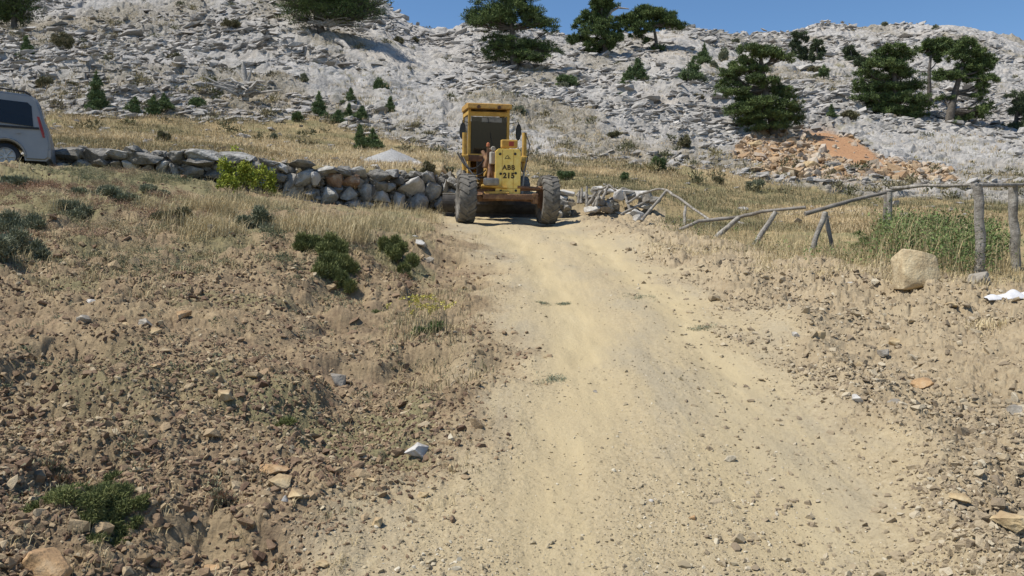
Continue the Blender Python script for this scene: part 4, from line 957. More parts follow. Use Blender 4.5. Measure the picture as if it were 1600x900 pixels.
# named stones of the face
for (a, b, w_, h_, m_, ro, lab) in [
  (441,262,26,13,'white_stone',25,'bleached white stone lying askew in the wall top'),(460,296,34,42,'wall_stone',0,None),(474,278,28,34,'wall_stone',20,None),(495,280,15,22,'white_stone',0,None),(523,281,28,22,'rust_stone',10,'rust brown stone'),
  (549,284,36,22,'rust_stone',0,None),(485,301,24,17,'wall_stone',0,None),(512,308,36,28,'wall_stone',0,None),(545,304,28,28,'wall_stone',5,None),(573,300,30,34,'wall_stone',0,None),(588,288,34,22,'dark_wall_stone',30,None),
  (608,293,24,16,'wall_stone',0,None),(639,289,42,32,'white_stone',0,'large pale boulder'),(652,317,38,34,'wall_stone',-8,None),(676,298,26,38,'wall_stone',15,None),(597,308,30,20,'white_stone',0,None),(624,317,26,32,'white_stone',20,None),
  (450,314,36,16,'wall_stone',0,None),(487,320,32,18,'wall_stone',0,None),(527,327,34,14,'wall_stone',0,None),(552,322,22,20,'wall_stone',0,None),(572,325,28,20,'wall_stone',0,None),(601,325,20,16,'dark_wall_stone',0,None),(614,332,16,12,'white_stone',0,None),
  (686,318,18,24,'wall_stone',0,None),(440,276,18,22,'dark_wall_stone',0,None),(427,268,26,26,'dark_wall_stone',0,None),(398,262,36,18,'dark_wall_stone',0,None),(345,272,52,20,'dark_wall_stone',0,None),(305,270,36,22,'dark_wall_stone',0,None),(410,300,26,18,'dark_wall_stone',0,None),
  (385,288,40,22,'dark_wall_stone',0,None),(335,292,26,14,'wall_stone',0,None),(275,266,20,34,'wall_stone',0,None),(257,262,22,22,'wall_stone',10,None),(232,266,22,16,'dark_wall_stone',0,None),(204,263,28,20,'white_stone',20,'jagged white stone'),(183,256,22,16,'dark_wall_stone',0,None),
  (160,256,30,16,'dark_wall_stone',0,None),(128,256,40,18,'wall_stone',0,None),(98,262,24,16,'wall_stone',0,None),(695,296,14,30,'wall_stone',0,None),(704,284,18,16,'wall_stone',0,None),(705,301,20,20,'white_stone',0,None),(712,318,22,22,'dark_wall_stone',0,None),(716,290,20,24,'wall_stone',0,None),(722,270,18,16,'dark_wall_stone',0,None),(563,286,16,20,'dark_wall_stone',0,None),(529,296,14,18,'dark_wall_stone',0,None)]:
    wstone(a, b, w_ * 1.06, h_ * 1.08, m_, ro, .02, lab)
# small packing stones behind and between the big ones
N = 2600; a_ = rng.uniform(88, 712, N); t_ = rng.random(N); ty_ = topy(a_) + 3; by_ = boty(a_) + 3; Yw = np.interp(a_, wall_px, wall_Y) - .30 + rng.uniform(.02, .42, N)
pos = np.stack([(a_ - 800) / F * Yw, Yw, (HY - (ty_ + (by_ - ty_) * t_)) / F * Yw], 1) - np.array(wg)
so_ = scatter('packing_stones', SLIB, pos, np.exp(rng.normal(-2.35, .3, N)), .6, 'wall_fill', None, None); so_.parent = wall
# tumbled stones right of the grader
w2g = P(960, 320, 23.2); w2g.z = float(base_h(w2g.x, w2g.y)); wall2 = empty('stone_wall', w2g, 'low tumbled stone wall behind the collapsed fence, right of the grader', 'stone wall')
for i in range(42):
    px = random.uniform(868, 1030); f = (px - 868) / 162; py = random.uniform(294 + 10 * f, 336 + 10 * f); Y = 23.4 + random.uniform(-.4, .3); s = Y / F; sid += 1
    rock_mesh('stone', (random.uniform(8, 17) * s, .22, random.uniform(5, 11) * s), random.choice(['wall_stone', 'dark_wall_stone', 'grey_stone', 'white_stone']) if i % 5 else 'white_stone', 900 + i, wall2, P(px, py, Y) - w2g, (0, R(random.uniform(-20, 20)), random.uniform(-.4, .4)), noise=.08)

# ------------------------------------------------------------------ individual stones on the ground
def stone(px, py, w_, h_, mat, label, rot=(0, 0, 0), name='rock', dep=.9, boxy=.6, sink=.25, cat='rock', noise=.09, npts=13, seed=None):
    g = gat(px, py); s = g.y / F; sz = (w_ * s * .5, w_ * s * .5 * dep, h_ * s * .5)
    o = rock_mesh(name, sz, mat, seed or int(px * 7 + py), None, g + Vector((0, 0, sz[2] * (1 - 2 * sink))), rot, npts, boxy, noise)
    return tag(o, label, cat)
g = gat(1441, 461); s = g.y / F; bm = bmesh.new()
for (a, b_, d) in [(-31,-1,0),(-33,30,4),(-27,64,14),(-20,66,30),(8,61,8),(28,55,10),(31,50,14),(33,18,2),(30,12,6),(10,6,-5),(-14,10,-6),(-30,24,-2),(-30,50,52),(24,52,50),(30,8,50),(-28,-2,48),(0,-4,30),(-4,63,12),(26,-3,20)]: bm.verts.new((a * s * .93, d * s * .9, b_ * s * .95))
bmesh.ops.convex_hull(bm, input=bm.verts); bmesh.ops.delete(bm, geom=[v for v in bm.verts if not v.link_faces], context='VERTS')
bmesh.ops.bevel(bm, geom=bm.edges[:], offset=.006, segments=1, affect='EDGES'); bmesh.ops.triangulate(bm, faces=bm.faces)
bmesh.ops.subdivide_edges(bm, edges=[e for e in bm.edges if e.calc_length() > .05], cuts=4, use_grid_fill=True)
V = np.array([v.co[:] for v in bm.verts]); nz = fbm(V[:, 0] * 9 + V[:, 1] * 5, V[:, 2] * 9 + V[:, 1] * 5, 12, 4)
for v, q_ in zip(bm.verts, nz): v.co *= 1 + .022 * float(q_)
bmesh.ops.triangulate(bm, faces=bm.faces); bmesh.ops.recalc_face_normals(bm, faces=bm.faces)
me = bpy.data.meshes.new('boulder'); bm.to_mesh(me); bm.free(); me.materials.append(M('boulder_stone')); me.polygons.foreach_set('use_smooth', [True] * len(me.polygons)); me.set_sharp_from_angle(angle=R(25))
o = bpy.data.objects.new('boulder', me); C.objects.link(o); o.location = g; tag(o, 'large square cream coloured boulder standing on the right verge by the fence', 'boulder')
stone(1528, 450, 46, 34, 'grey_stone', 'flat grey stone at the foot of the right fence posts', name='rock')
for a in [
 (140,466,32,18,'white_stone','white-grey limestone lump alone on the upper left bank'),
 (650,708,38,24,'white_stone','oval pale grey stone at the road edge, largest pale stone there'),
 (624,722,12,10,'white_stone','small white stone just left of the oval pale stone'),
 (350,622,34,20,'tan_stone','sunlit tan block in the middle of the left bank'),
 (438,768,46,26,'tan_stone','tan slab, upper of the two stacked slabs low on the left bank'),
 (466,790,36,20,'tan_stone','tan block at the lower right of the tan slab'),
 (445,795,12,14,'white_stone','small white quartz lump between the two tan slabs'),
 (430,745,50,22,'orange_stone','flat brown slab just above the tan slab'),
 (80,892,86,60,'orange_stone','big orange-brown rock at the bottom left corner'),
 (528,582,28,36,'grey_stone','dark upright rock on the cut bank'),
 (495,580,26,22,'tan_stone','buff rock left of the dark upright rock'),
 (232,508,30,18,'grey_stone','rounded grey-tan rock in the stony patch of the upper left bank'),
 (195,505,24,12,'tan_stone','yellowish stone left of the rounded rock in the stony patch'),
 (240,522,24,12,'tan_stone','tan stone right below the rounded rock in the stony patch'),
 (240,368,32,14,'tan_stone','flat golden slab in the grass of the bank top'),
 (330,372,24,26,'grey_stone','pointed dark grey rock in the dry grass of the bank top'),
 (130,506,30,14,'grey_stone','low grey stone at the left of the stony patch'),
 (325,592,26,18,'tan_stone','pale tan stone just above the sunlit tan block'),
 (240,575,30,16,'orange_stone','brown angular stone left of the pale tan stone on the bank'),
 (285,500,28,16,'orange_stone','reddish brown stone right of the stony patch'),
 (430,882,34,18,'white_stone','crumbly white lime lumps at the bottom, left one'),
 (452,886,18,14,'white_stone','crumbly white lime lump at the bottom, right one'),
 (505,882,24,18,'tan_stone','buff wedge rock at the bottom right of the white lumps'),
 (330,845,30,20,'orange_stone','brown rock low on the left bank below the reddish plant'),
 (580,762,24,12,'tan_stone','flat tan flake near the road edge'),
 (705,738,9,26,'tan_stone','narrow upright flake standing at the road edge'),
 (662,778,22,12,'tan_stone','round buff pebble at the left road edge'),
 (592,822,26,18,'tan_stone','buff stone at the road edge low in the photo'),
 (645,372,16,10,'white_stone','pale stone at the top of the bank corner, upper'),
 (658,388,18,12,'white_stone','pale stone at the bank corner, middle'),
 (672,398,16,16,'grey_stone','grey pointed stone at the bank corner, lower'),
 (995,346,14,16,'white_stone','bright white stone at the foot of the collapsed fence'),
 (1180,392,18,8,'white_stone','flat white stone on the verge left of the leaning post'),
 (1208,394,22,12,'tan_stone','pale tan stone at the foot of the leaning post'),
 (1322,456,18,9,'white_stone','white flake on the verge left of the boulder'),
 (1395,534,20,20,'tan_stone','rounded buff stone in the middle of the right verge'),
 (1380,550,20,14,'grey_stone','grey-green stone at the lower left of the rounded buff stone'),
 (1280,548,20,14,'tan_stone','tan stone at the right edge of the road'),
 (1245,534,14,12,'white_stone','pale round stone at the right edge of the road'),
 (1340,570,22,12,'tan_stone','brownish stone on the right verge below the rounded one'),
 (1585,645,34,22,'grey_stone','dark rock at the right edge of the photo'),
 (1440,605,38,20,'orange_stone','flat reddish brown slab on the right verge'),
 (1340,645,22,14,'white_stone','whitish stone at the lower part of the right verge'),
 (1485,492,24,12,'tan_stone','buff flat stone below and right of the boulder'),
 (1400,655,26,12,'grey_stone','dark grey slab on the right verge'),
 (1082,808,12,10,'orange_stone','lone brown pebble on the smooth road'),
 (1018,780,10,6,'white_stone','lone white pebble on the road left of the brown pebble'),
 (930,610,7,6,'grey_stone','tiny dark pebble in the left wheel track'),
 (1580,885,60,26,'tan_stone','rough slab at the bottom right corner'),
 (1500,800,36,16,'tan_stone','flat buff clod low on the right verge'),
 (1268,262,26,14,'tan_stone','tan block in the rubble left of the bare orange earth'),
 (1310,268,34,13,'orange_stone','long orange block at the foot of the bare orange earth'),
 (1345,266,18,12,'grey_stone','grey block right of the long orange block'),
 (1355,256,24,8,'tan_stone','tan slab lying on the bare orange earth'),
 (1325,296,34,14,'grey_stone','grey slab in the rubble below the orange blocks'),
 (1180,228,24,14,'tan_stone','yellow-tan block in the left part of the scar'),
 (1213,245,18,12,'orange_stone','orange block below the wide layered pine'),
 (1400,272,22,9,'grey_stone','small grey slab at the right part of the scar'),
 ]: stone(*a, rot=(random.uniform(-.15, .15), random.uniform(-.2, .2), random.uniform(-.5, .5)))
# white sheet at the right edge
g = gat(1580, 474); s = g.y / F; n1_, n2_ = 40, 16; V = []; Fq = []
for i in range(n1_):
    for j in range(n2_):
        a = i / (n1_ - 1); b_ = j / (n2_ - 1); X = g.x + (a - .45) * 90 * s; Yq = g.y + (b_ - .5) * .18 * (1 - .5 * abs(a - .5)); 
        zz = float(base_h(X, Yq)) + .055 + math.sin(b_ * math.pi) * (.055 + .02 * math.sin(a * 17) + .015 * math.sin(a * 31 + b_ * 9)) * (.35 + .65 * math.sin(min(1, a * 1.6) * math.pi / 2))
        V.append((X - g.x, Yq - g.y, zz - g.z))
for i in range(n1_ - 1):
    for j in range(n2_ - 1): k = i * n2_ + j; Fq.append((k, k + n2_, k + n2_ + 1, k + 1))
o = np_mesh('plastic_sheet', np.array(V), np.array(Fq), 4, 'white_sheet', None, None, True); o.location = g
md = o.modifiers.new('thickness', 'SOLIDIFY'); md.thickness = .004
tag(o, 'crumpled white plastic sheet lying on the verge at the right edge', 'plastic sheet')

# ------------------------------------------------------------------ log fences
def log(parent, org, pts, r0, r1, name, mat, lab=None):
    mb = MB(); pts = [Vector(p) - org for p in pts]; fine = []
    for i in range(len(pts) - 1):
        m = 6 if len(pts) == 2 else 4
        for k in range(m): fine.append(pts[i].lerp(pts[i + 1], k / m))
    fine.append(pts[-1]); N = len(fine)
    fine = [p + Vector((random.gauss(0, r0 * .12), random.gauss(0, r0 * .12), random.gauss(0, r0 * .1))) if 0 < i < N - 1 else p for i, p in enumerate(fine)]
    mb.tube(fine, [(r0 + (r1 - r0) * i / (N - 1)) * random.uniform(.9, 1.1) for i in range(N)], 9)
    o = mb.build(name, mat, parent, smooth=50)
    if lab: o['label'] = lab
    return o
fg = gat(1390, 385); fence = empty('log_fence', fg, 'weathered log fence with vertical and leaning posts along the right verge', 'fence')
def post(px0, py0, px1, py1, Y, r, mat='fence_wood', lean=0, par=None, org=None, lab=None):
    b = P(px0, py0, Y); b.z = min(b.z, float(base_h(b.x, b.y))) - .1; return log(par or fence, org or fg, [b, P(px1, py1, Y + lean)], r * .98, r * .85, 'post', mat, lab)
post(1533, 428, 1527, 291, 10.9, .065); post(1588, 408, 1583, 291, 12.3, .072); post(1393, 378, 1390, 300, 14.6, .05, lab='pale paired post'); post(1383, 372, 1385, 300, 15.0, .048, 'dark_fence_wood')
post(1262, 398, 1290, 331, 13.6, .05); post(1304, 380, 1290, 333, 14.3, .04, 'dark_fence_wood'); post(1172, 380, 1212, 331, 15.6, .055); post(1108, 374, 1155, 340, 16.8, .06)
for (a, b, m) in [([(1055, 362, 17.2), (1092, 346, 17.2), (1155, 339, 17.0), (1190, 331, 16.6), (1259, 324, 16.2)], .045, 'dark_fence_wood'),
                  ([(1258, 334, 14.2), (1300, 322, 14.2), (1340, 311, 14.6), (1385, 300, 14.8), (1447, 286, 15.0)], .042, 'dark_fence_wood'),
                  ([(1395, 294, 14.7), (1447, 290, 13.6), (1527, 289, 10.95)], .034, 'fence_wood'), ([(1520, 290, 10.9), (1583, 289, 12.2), (1640, 288, 13.5)], .034, 'fence_wood')]:
    log(fence, fg, [P(*p) for p in a], b * .92, b * .7, 'rail', m)
cg = gat(1000, 342); cf = empty('collapsed_fence', cg, 'collapsed grey pole fence sagging in peaks right of the grader', 'fence')
for (a, b) in [((1002, 345, 19.6), (1041, 298, 20.2)), ((917, 322, 21.5), (917, 291, 21.6)), ((919, 320, 21.5), (935, 294, 21.6)), ((926, 322, 21.3), (940, 298, 21.4)), ((931, 322, 21.2), (936, 306, 21.2)), ((940, 312, 21.3), (951, 290, 21.4)), ((1069, 352, 18.6), (1071, 322, 18.8)), ((908, 318, 21.7), (909, 294, 21.8)), ((903, 318, 21.8), (905, 298, 21.9)), ((985, 330, 20.8), (975, 300, 21))]:
    log(cf, cg, [P(*a), P(*b)], .04, .03, 'post', 'fence_wood')
for a in [[(980, 318, 20.6), (1000, 304, 20.6), (1028, 295, 20.4), (1042, 297, 20.2)], [(1041, 297, 20.2), (1062, 311, 19.6), (1108, 343, 17.4)], [(951, 289, 21.4), (962, 298, 21.2)], [(951, 290, 21.4), (938, 296, 21.5), (925, 296, 21.6)], [(970, 335, 20.5), (1015, 312, 20.8)]]:
    log(cf, cg, [P(*p) for p in a], .032, .026, 'rail', 'fence_wood')

# ------------------------------------------------------------------ motor grader (local: x right, y back, z up)
gx, gy = -.12, 20.0
grader = empty('motor_grader', (gx, gy, float(base_h(gx, gy)) - .01), 'yellow motor grader facing down the dirt road with stencilled front plate', 'grader', None, (R(6.5), 0, R(9.5)))
def tyre_mesh(Rr, W, lug=18):
    mb = MB(); prof = [(-W * .30, Rr * .52), (-W * .42, Rr * .60), (-W * .48, Rr * .76), (-W * .45, Rr * .90), (-W * .36, Rr * .945), (0, Rr * .965), (W * .36, Rr * .945), (W * .45, Rr * .90), (W * .48, Rr * .76), (W * .42, Rr * .60), (W * .30, Rr * .52)]
    mb.lathe(prof, ax='x', n=44)
    for i in range(lug):
        for sgn in (-1, 1):
            a = 2 * math.pi * (i + (.5 if sgn > 0 else 0)) / lug
            vs = []
            for (t, da, rr) in [(0.0, .16, .955), (.46, -.06, .90), (.50, -.09, .80)]:
                for wd in (-.055, .055):
                    for top in (0, 1):
                        ang = a + da + wd; r_ = Rr * (rr + (.055 if top else -.03)); vs.append((sgn * W * t * (1.02 if top else .98), r_ * math.cos(ang), r_ * math.sin(ang)))
            fs = []
            for k in (0, 4): fs += [(k, k + 1, k + 5, k + 4), (k + 2, k + 6, k + 7, k + 3), (k + 1, k + 3, k + 7, k + 5), (k, k + 4, k + 6, k + 2)]
            fs += [(0, 2, 3, 1), (8, 9, 11, 10)]
            mb.add(vs, fs)
    return mb
def wheel(x, y, z, Rr, W, tilt=0, side=-1):
    mb = MB(); sg = side
    mb.lathe([(-W * .30, Rr * .53), (-W * .28, Rr * .46), (-W * .12, Rr * .40), (-W * .08, Rr * .18), (-W * .22, Rr * .15), (-W * .24, .001)], ax='x', n=28)
    mb.lathe([(W * .30, Rr * .53), (W * .28, Rr * .46), (W * .12, Rr * .40), (W * .08, Rr * .18), (W * .22, Rr * .15), (W * .24, .001)], ax='x', n=28)
    for k in range(8):
        a = k * math.pi / 4
        for q_ in (-1, 1): mb.tube([(q_ * W * .07, Rr * .28 * math.cos(a), Rr * .28 * math.sin(a)), (q_ * W * .14, Rr * .28 * math.cos(a), Rr * .28 * math.sin(a))], .018, 6)
    o = mb.build('wheel', 'rusty_orange', grader, smooth=40); o.location = (x, y, z); o.rotation_euler = (random.uniform(0, 1), R(tilt), 0)
    t = tyre_mesh(Rr, W).build('tyre', 'tyre_rubber', o, smooth=35); return o
wheel(-1.0, 0, .60, .60, .42, 2); wheel(.98, 0, .60, .60, .42, 2)
# rear tandem wheels, machine slightly articulated
for sx in (-1, 1):
    for yy in (4.55, 5.85): wheel(.22 + (yy - 4) * .12 + sx * .86, yy, .60, .60, .38)
mb = MB(); mb.box((.27, 5.2, .72), (1.3, 1.9, .26), .04); mb.box((.27, 5.2, .62), (1.55, .16, .16), .02); mb.build('rear_axle', 'dark_metal', grader)
# front axle with leaning linkage
mb = MB(); mb.prism([(-.88, .52), (-.88, .66), (-.30, .74), (.30, .74), (.88, .66), (.88, .52), (.30, .56), (-.30, .56)], 'y', -.11, .11); mb.build('front_axle', 'rusty_orange', grader, bevel=.012)
mb = MB(); mb.tube([(-.82, -.16, .80), (.82, -.16, .84)], .028, 8); mb.tube([(.2, -.2, .90), (.78, -.18, .86)], .04, 8); mb.build('tie_rod', 'rusty_orange', grader)
for sx in (-1, 1):
    mb = MB(); mb.box((sx * .80, 0, .66), (.10, .22, .52), .02); mb.tube([(sx * .74, 0, .60), (sx * .92, 0, .60)], .09, 12); mb.build('wheel_knuckle', 'rusty_orange', grader)
mb = MB(); mb.box((-.36, -.10, .86), (.62, .40, .05), .012, (R(-14), R(4), 0)); mb.box((-.30, -.14, .70), (.60, .34, .07), .015, (R(-22), R(-3), 0)); mb.build('front_step', 'yellow_paint', grader)
mb = MB(); mb.box((.0, -.28, .665), (1.28, .12, .13), .02, (0, R(0), 0)); mb.box((.62, -.24, .63), (.14, .2, .24), .02); mb.build('front_bumper', 'rusty_orange', grader)
mb = MB(); mb.box((-.44, -.28, 1.01), (.36, .22, .18), .05); mb.build('battery_box', 'steel', grader)
# nose: tapered box with front plate
mb = MB(); mb.box((-.01, .32, 1.22), (.52, .9, 1.02), .03); mb.build('nose', 'worn_yellow', grader)
mb = MB(); pl = [(-.255, .71), (-.27, 1.72), (-.20, 1.79), (.29, 1.79), (.34, 1.72), (.34, .74), (.30, .71)]
mb.prism(pl, 'y', -.22, -.165); mb.build('front_plate', 'nose_yellow', grader, bevel=.012)
[o for o in bpy.data.objects if o.name.startswith('front_plate')][0].location.x = -.07
fp = [o for o in bpy.data.objects if o.name.startswith('front_plate')][0]
mb = MB()
for xx in (-.105, .165): mb.box((xx, -.223, 1.25), (.008, .006, 1.02))
mb.box((.035, -.223, .86), (.58, .006, .008)); mb.build('seam', 'worn_yellow', fp)
mb = MB()
for (xx, zz) in [(-.16, 1.66), (.20, 1.67), (-.14, 1.20), (.22, 1.22), (-.13, .80), (.23, .81)]: mb = MB(); mb.tube([(xx, -.226, zz), (xx, -.234, zz)], .030, 14); mb.build('bolt_hole', 'black_plastic', fp)
def text_mesh(body, size, loc, mat, parent, rot=(R(90), 0, 0), ext=.002, shx=0, off=.0):
    cu = bpy.data.curves.new('text', 'FONT'); cu.body = body; cu.size = size; cu.extrude = ext; cu.align_x = 'CENTER'; cu.align_y = 'CENTER'; cu.offset = off; cu.space_character = 1.12
    to = bpy.data.objects.new('text', cu); C.objects.link(to); dg = bpy.context.evaluated_depsgraph_get(); me = bpy.data.meshes.new_from_object(to.evaluated_get(dg))
    bpy.data.objects.remove(to); o = bpy.data.objects.new('lettering', me); C.objects.link(o); me.materials.clear(); me.materials.append(MATS[mat]); o.location = loc; o.rotation_euler = rot; o.parent = parent; return o
text_mesh('ABB', .155, (.05, -.225, 1.345), 'stencil', fp, off=.005); text_mesh('215', .17, (.055, -.225, 1.155), 'stencil', fp, off=.009)
mb = MB(); mb.tube([(-.05, -.225, 1.555), (.10, -.225, 1.555)], .007, 5); mb.tube([(-.035, -.225, 1.57), (.02, -.225, 1.635)], .007, 5); mb.tube([(.02, -.225, 1.635), (.045, -.225, 1.60)], .007, 5); mb.tube([(.03, -.225, 1.575), (.075, -.225, 1.59)], .007, 5); mb.build('emblem', 'stencil', fp)
# main frame beam arching back to the cab
mb = MB(); mb.prism([(.6, .95), (.6, 1.70), (1.2, 1.78), (2.4, 1.74), (3.4, 1.50), (4.2, 1.25), (4.2, .85), (3.3, 1.05), (2.3, 1.36), (1.3, 1.38)], 'x', -.17, .20); mb.build('main_frame', 'worn_yellow', grader, bevel=.02)
mb = MB(); mb.box((-.30, .42, 1.58), (.17, .3, .30), .03); mb.build('tool_box', 'white_paint', grader)
mb = MB(); mb.box((.09, .45, 1.93), (.40, .20, .20), .03); o = mb.build('light_box', 'yellow_paint', grader); mb = MB(); mb.box((.13, .345, 1.93), (.12, .012, .11), .004); mb.build('red_panel', 'red_plastic', o)
mb = MB(); mb.lathe([(0, .001), (0, .05), (.02, .06), (.08, .055), (.10, .001)], (-.32, .28, 1.80), 'y', 16); o = mb.build('headlight', 'white_paint', grader)
mb = MB(); mb.lathe([(0, .001), (0, .045), (.07, .04), (.09, .02), (.10, .001)], (-.42, .50, 1.86), 'z', 14); mb.build('beacon', 'orange_lens', grader)
mb = MB(); mb = MB(); mb.tube([(.09, .62, 1.70), (.10, .60, 1.88)], .02, 6); mb.build('bracket', 'rusty_orange', grader)
mb = MB(); mb.tube([(-.42, .55, 1.5), (-.42, .52, 1.88)], .025, 6); mb.build('bracket', 'rusty_orange', grader)
mb = MB(); mb.tube([(-.32, .33, 1.6), (-.32, .33, 1.75)], .02, 6); mb.build('bracket', 'rusty_orange', grader)
# linkage block and levers on the left of the nose
mb = MB(); mb.box((-.36, .75, 1.58), (.16, .3, .5), .04, (0, R(14), 0)); mb.box((-.30, .55, 1.22), (.10, .2, .6), .03, (0, R(-8), 0)); mb.tube([(-.50, .9, 1.75), (-.34, .6, 1.38), (-.42, .4, 1.02)], [.05, .06, .035], 8); mb.build('linkage', 'rusty_orange', grader)
mb = MB()
def arc(p0, p1, sag, n=10): 
    p0, p1 = Vector(p0), Vector(p1); return [p0.lerp(p1, i / n) - Vector((0, 0, sag * 4 * (i / n) * (1 - i / n))) for i in range(n + 1)]
mb = MB(); mb.tube(arc((-.98, 2.3, 1.75), (-.35, .9, 1.75), .42), .022, 6); mb.build('hose', 'black_plastic', grader, smooth=60)
mb = MB(); mb.tube(arc((-.92, 2.2, 1.72), (-.40, 1.0, 1.3), .30), .018, 6); mb.build('hose', 'black_plastic', grader, smooth=60)
mb = MB(); mb.tube(arc((-.85, 2.3, 1.7), (-.55, .9, 1.05), .12), .018, 6); mb.build('hose', 'black_plastic', grader, smooth=60)
mb = MB(); mb.tube(arc((.42, .8, 1.55), (.86, 2.2, 1.65), .32), .018, 6); mb.build('hose', 'black_plastic', grader, smooth=60)
mb = MB(); mb.tube([(.80, 2.2, 2.3), (.92, 2.15, 2.0), (.84, 2.1, 1.55)], .014, 6); mb.build('hose', 'black_plastic', grader, smooth=60)
# blade lift cylinders with their saddle
mb = MB(); mb.box((.0, 2.35, 1.62), (1.75, .22, .16), .03); mb.box((.0, 2.35, 1.55), (.6, .34, .36), .04); mb.build('saddle', 'rusty_orange', grader)
for sx, top in ((-.80, 2.28), (.80, 2.32)):
    mb = MB(); mb.tube([(sx, 2.3, 1.30), (sx * 1.0, 2.3, top)], .062, 12); mb.box((sx, 2.3, 1.62), (.2, .2, .16), .03); o = mb.build('lift_cylinder', 'yellow_paint', grader, smooth=40)
    mb = MB(); mb.tube([(sx, 2.3, 1.3), (sx * .92, 2.2, .58)], .032, 10); mb.build('piston_rod', 'steel', o, smooth=40)
# drawbar, circle and blade
mb = MB(); mb.prism([(-.12, .5), (.12, .5), (.62, 2.1), (.62, 2.5), (-.62, 2.5), (-.62, 2.1)], 'z', .60, .74); mb.build('drawbar', 'rusty_orange', grader, bevel=.02)
mb = MB(); mb.lathe([(.42, .50), (.42, .66), (.54, .66), (.54, .50), (.42, .50)], (0, 2.3, 0), 'z', 36); mb.build('turn_circle', 'dark_metal', grader)
bl = []
for i in range(9):
    a = R(-50 + i * 12.5); bl.append((-.30 * math.cos(a) + .18, .30 * math.sin(a)))
mb = MB(); th = .03; pr = [(p[0], p[1]) for p in bl] + [(p[0] + th, p[1]) for p in reversed(bl)]
mb.prism(pr, 'x', -1.38, 1.62); mb.box((.12, .03, -.27), (3.0, .03, .14), .004, (R(-18), 0, 0))
o = mb.build('blade', 'dark_metal', grader); o.location = (0, 2.05, .42); o.rotation_euler = (0, 0, R(-8))
mb = MB(); mb.box((.12, .10, .255), (3.02, .16, .022), .004); mb.build('blade_top', 'tyre_side', o)
# cab
CY = 3.35
cab = MB()
xl, xr, yf, yb, z0, zt = -.56, .52, CY, CY + 1.35, 1.25, 3.0
for (xx, yy) in ((xl, yf), (xr, yf), (xl, yb), (xr, yb)): cab.box((xx, yy, (z0 + zt) / 2), (.075, .075, zt - z0), .012)
cab.box(((xl + xr) / 2, yf, 1.72), (1.1, .07, .10), .01); cab.box(((xl + xr) / 2, yf, 2.86), (1.1, .07, .12), .01)
for xx in (xl, xr): cab.box((xx, (yf + yb) / 2, 1.72), (.06, 1.3, .10), .01); cab.box((xx, (yf + yb) / 2, 2.9), (.06, 1.3, .12), .01); cab.box((xx, (yf + yb) / 2, 1.42), (.04, 1.3, .55), .01)
cab.box(((xl + xr) / 2, yb, 2.0), (1.06, .05, 1.5), .01); cab.box(((xl + xr) / 2, (yf + yb) / 2, 1.22), (1.1, 1.35, .08), .01)
cab = cab.build('cab', 'yellow_paint', grader)
mb = MB(); mb.prism([(yf - .22, 2.99), (yf - .20, 3.12), (yf + .2, 3.17), (yb + .05, 3.15), (yb + .05, 2.99)], 'x', xl - .07, xr + .07); mb.build('roof', 'worn_yellow', cab, bevel=.015)
mb = MB(); mb.box(((xl + xr) / 2, yf - .01, 2.27), (.98, .012, 1.02)); wsd = mb.build('windshield', 'cab_glass', cab)
mb = MB(); mb.box((.06, yf - .022, 2.70), (.56, .008, .12)); o = mb.build('sun_strip', 'steel', wsd); 
mb = MB(); mb.tube([(-.05, yf - .03, 2.76), (-.02, yf - .03, 2.62), (.03, yf - .03, 2.64)], .012, 5); mb.tube([(.12, yf - .03, 1.82), (.02, yf - .035, 2.35)], .008, 5); mb.build('wiper', 'black_plastic', wsd)
for xx in (xl - .005, xr + .005):
    mb = MB(); mb.box((xx, (yf + yb) / 2, 2.30), (.012, 1.2, 1.04)); mb.build('side_window', 'cab_glass', cab)
mb = MB(); mb.box((0, yf + .75, 1.75), (.5, .5, .14), .05); mb.box((0, yf + .98, 2.05), (.48, .12, .62), .05); mb.build('seat', 'black_plastic', cab)
mb = MB(); mb.tube([(0, yf + .12, 1.3), (0, yf + .28, 1.95)], .05, 8); mb.lathe([(-.015, .17), (0, .19), (.015, .17), (0, .155), (-.015, .17)], (0, yf + .32, 2.0), 'z', 20); mb.build('steering_column', 'dark_metal', cab)
for xx in (-.42, .28): mb = MB(); mb.lathe([(0, .001), (0, .05), (.07, .045), (.08, .001)], (xx * .8, yf - .26, 3.03), 'y', 12); mb.build('roof_lamp', 'rusty_orange', cab)
for sx in (-1, 1):
    mx = (xl - .20) if sx < 0 else (xr + .27)
    mb = MB(); mb.tube([(xl if sx < 0 else xr, yf, 2.6), (mx, yf - .1, 2.66), (mx, yf - .12, 2.2)], .014, 6); mb.build('mirror_arm', 'black_plastic', grader)
    mb = MB(); mb.prism([(-.085 * math.cos(a) * (1 if abs(math.sin(a)) < .9 else .9), .23 * math.sin(a)) for a in [k * math.pi / 8 for k in range(16)]], 'y', -.02, .02); o = mb.build('mirror', 'black_plastic', grader, bevel=.006); o.location = (mx, yf - .14, 2.38); o.rotation_euler = (0, R(3), R(20 * sx))
# floor, steps and engine behind
mb = MB(); mb.box((-.02, 3.2, 1.12), (1.2, .5, .06), .01); mb.box((-.72, 3.7, .95), (.22, .5, .05), .01); mb.box((-.72, 3.7, .65), (.22, .5, .05), .01); mb.box((-.62, 3.5, .9), (.03, .03, .8)); mb.build('step', 'dark_metal', grader)
mb = MB(); mb.box((.1, 3.3, 1.45), (.9, .12, .5), .02); mb.build('front_cowl', 'dark_metal', grader)
mb = MB(); mb.box((.30, 5.7, 1.45), (.9, 2.1, .95), .06); mb.build('engine_hood', 'yellow_paint', grader)
mb = MB(); mb.tube([(.45, 5.3, 1.9), (.45, 5.3, 2.5)], .05, 10); mb.build('exhaust', 'dark_metal', grader)

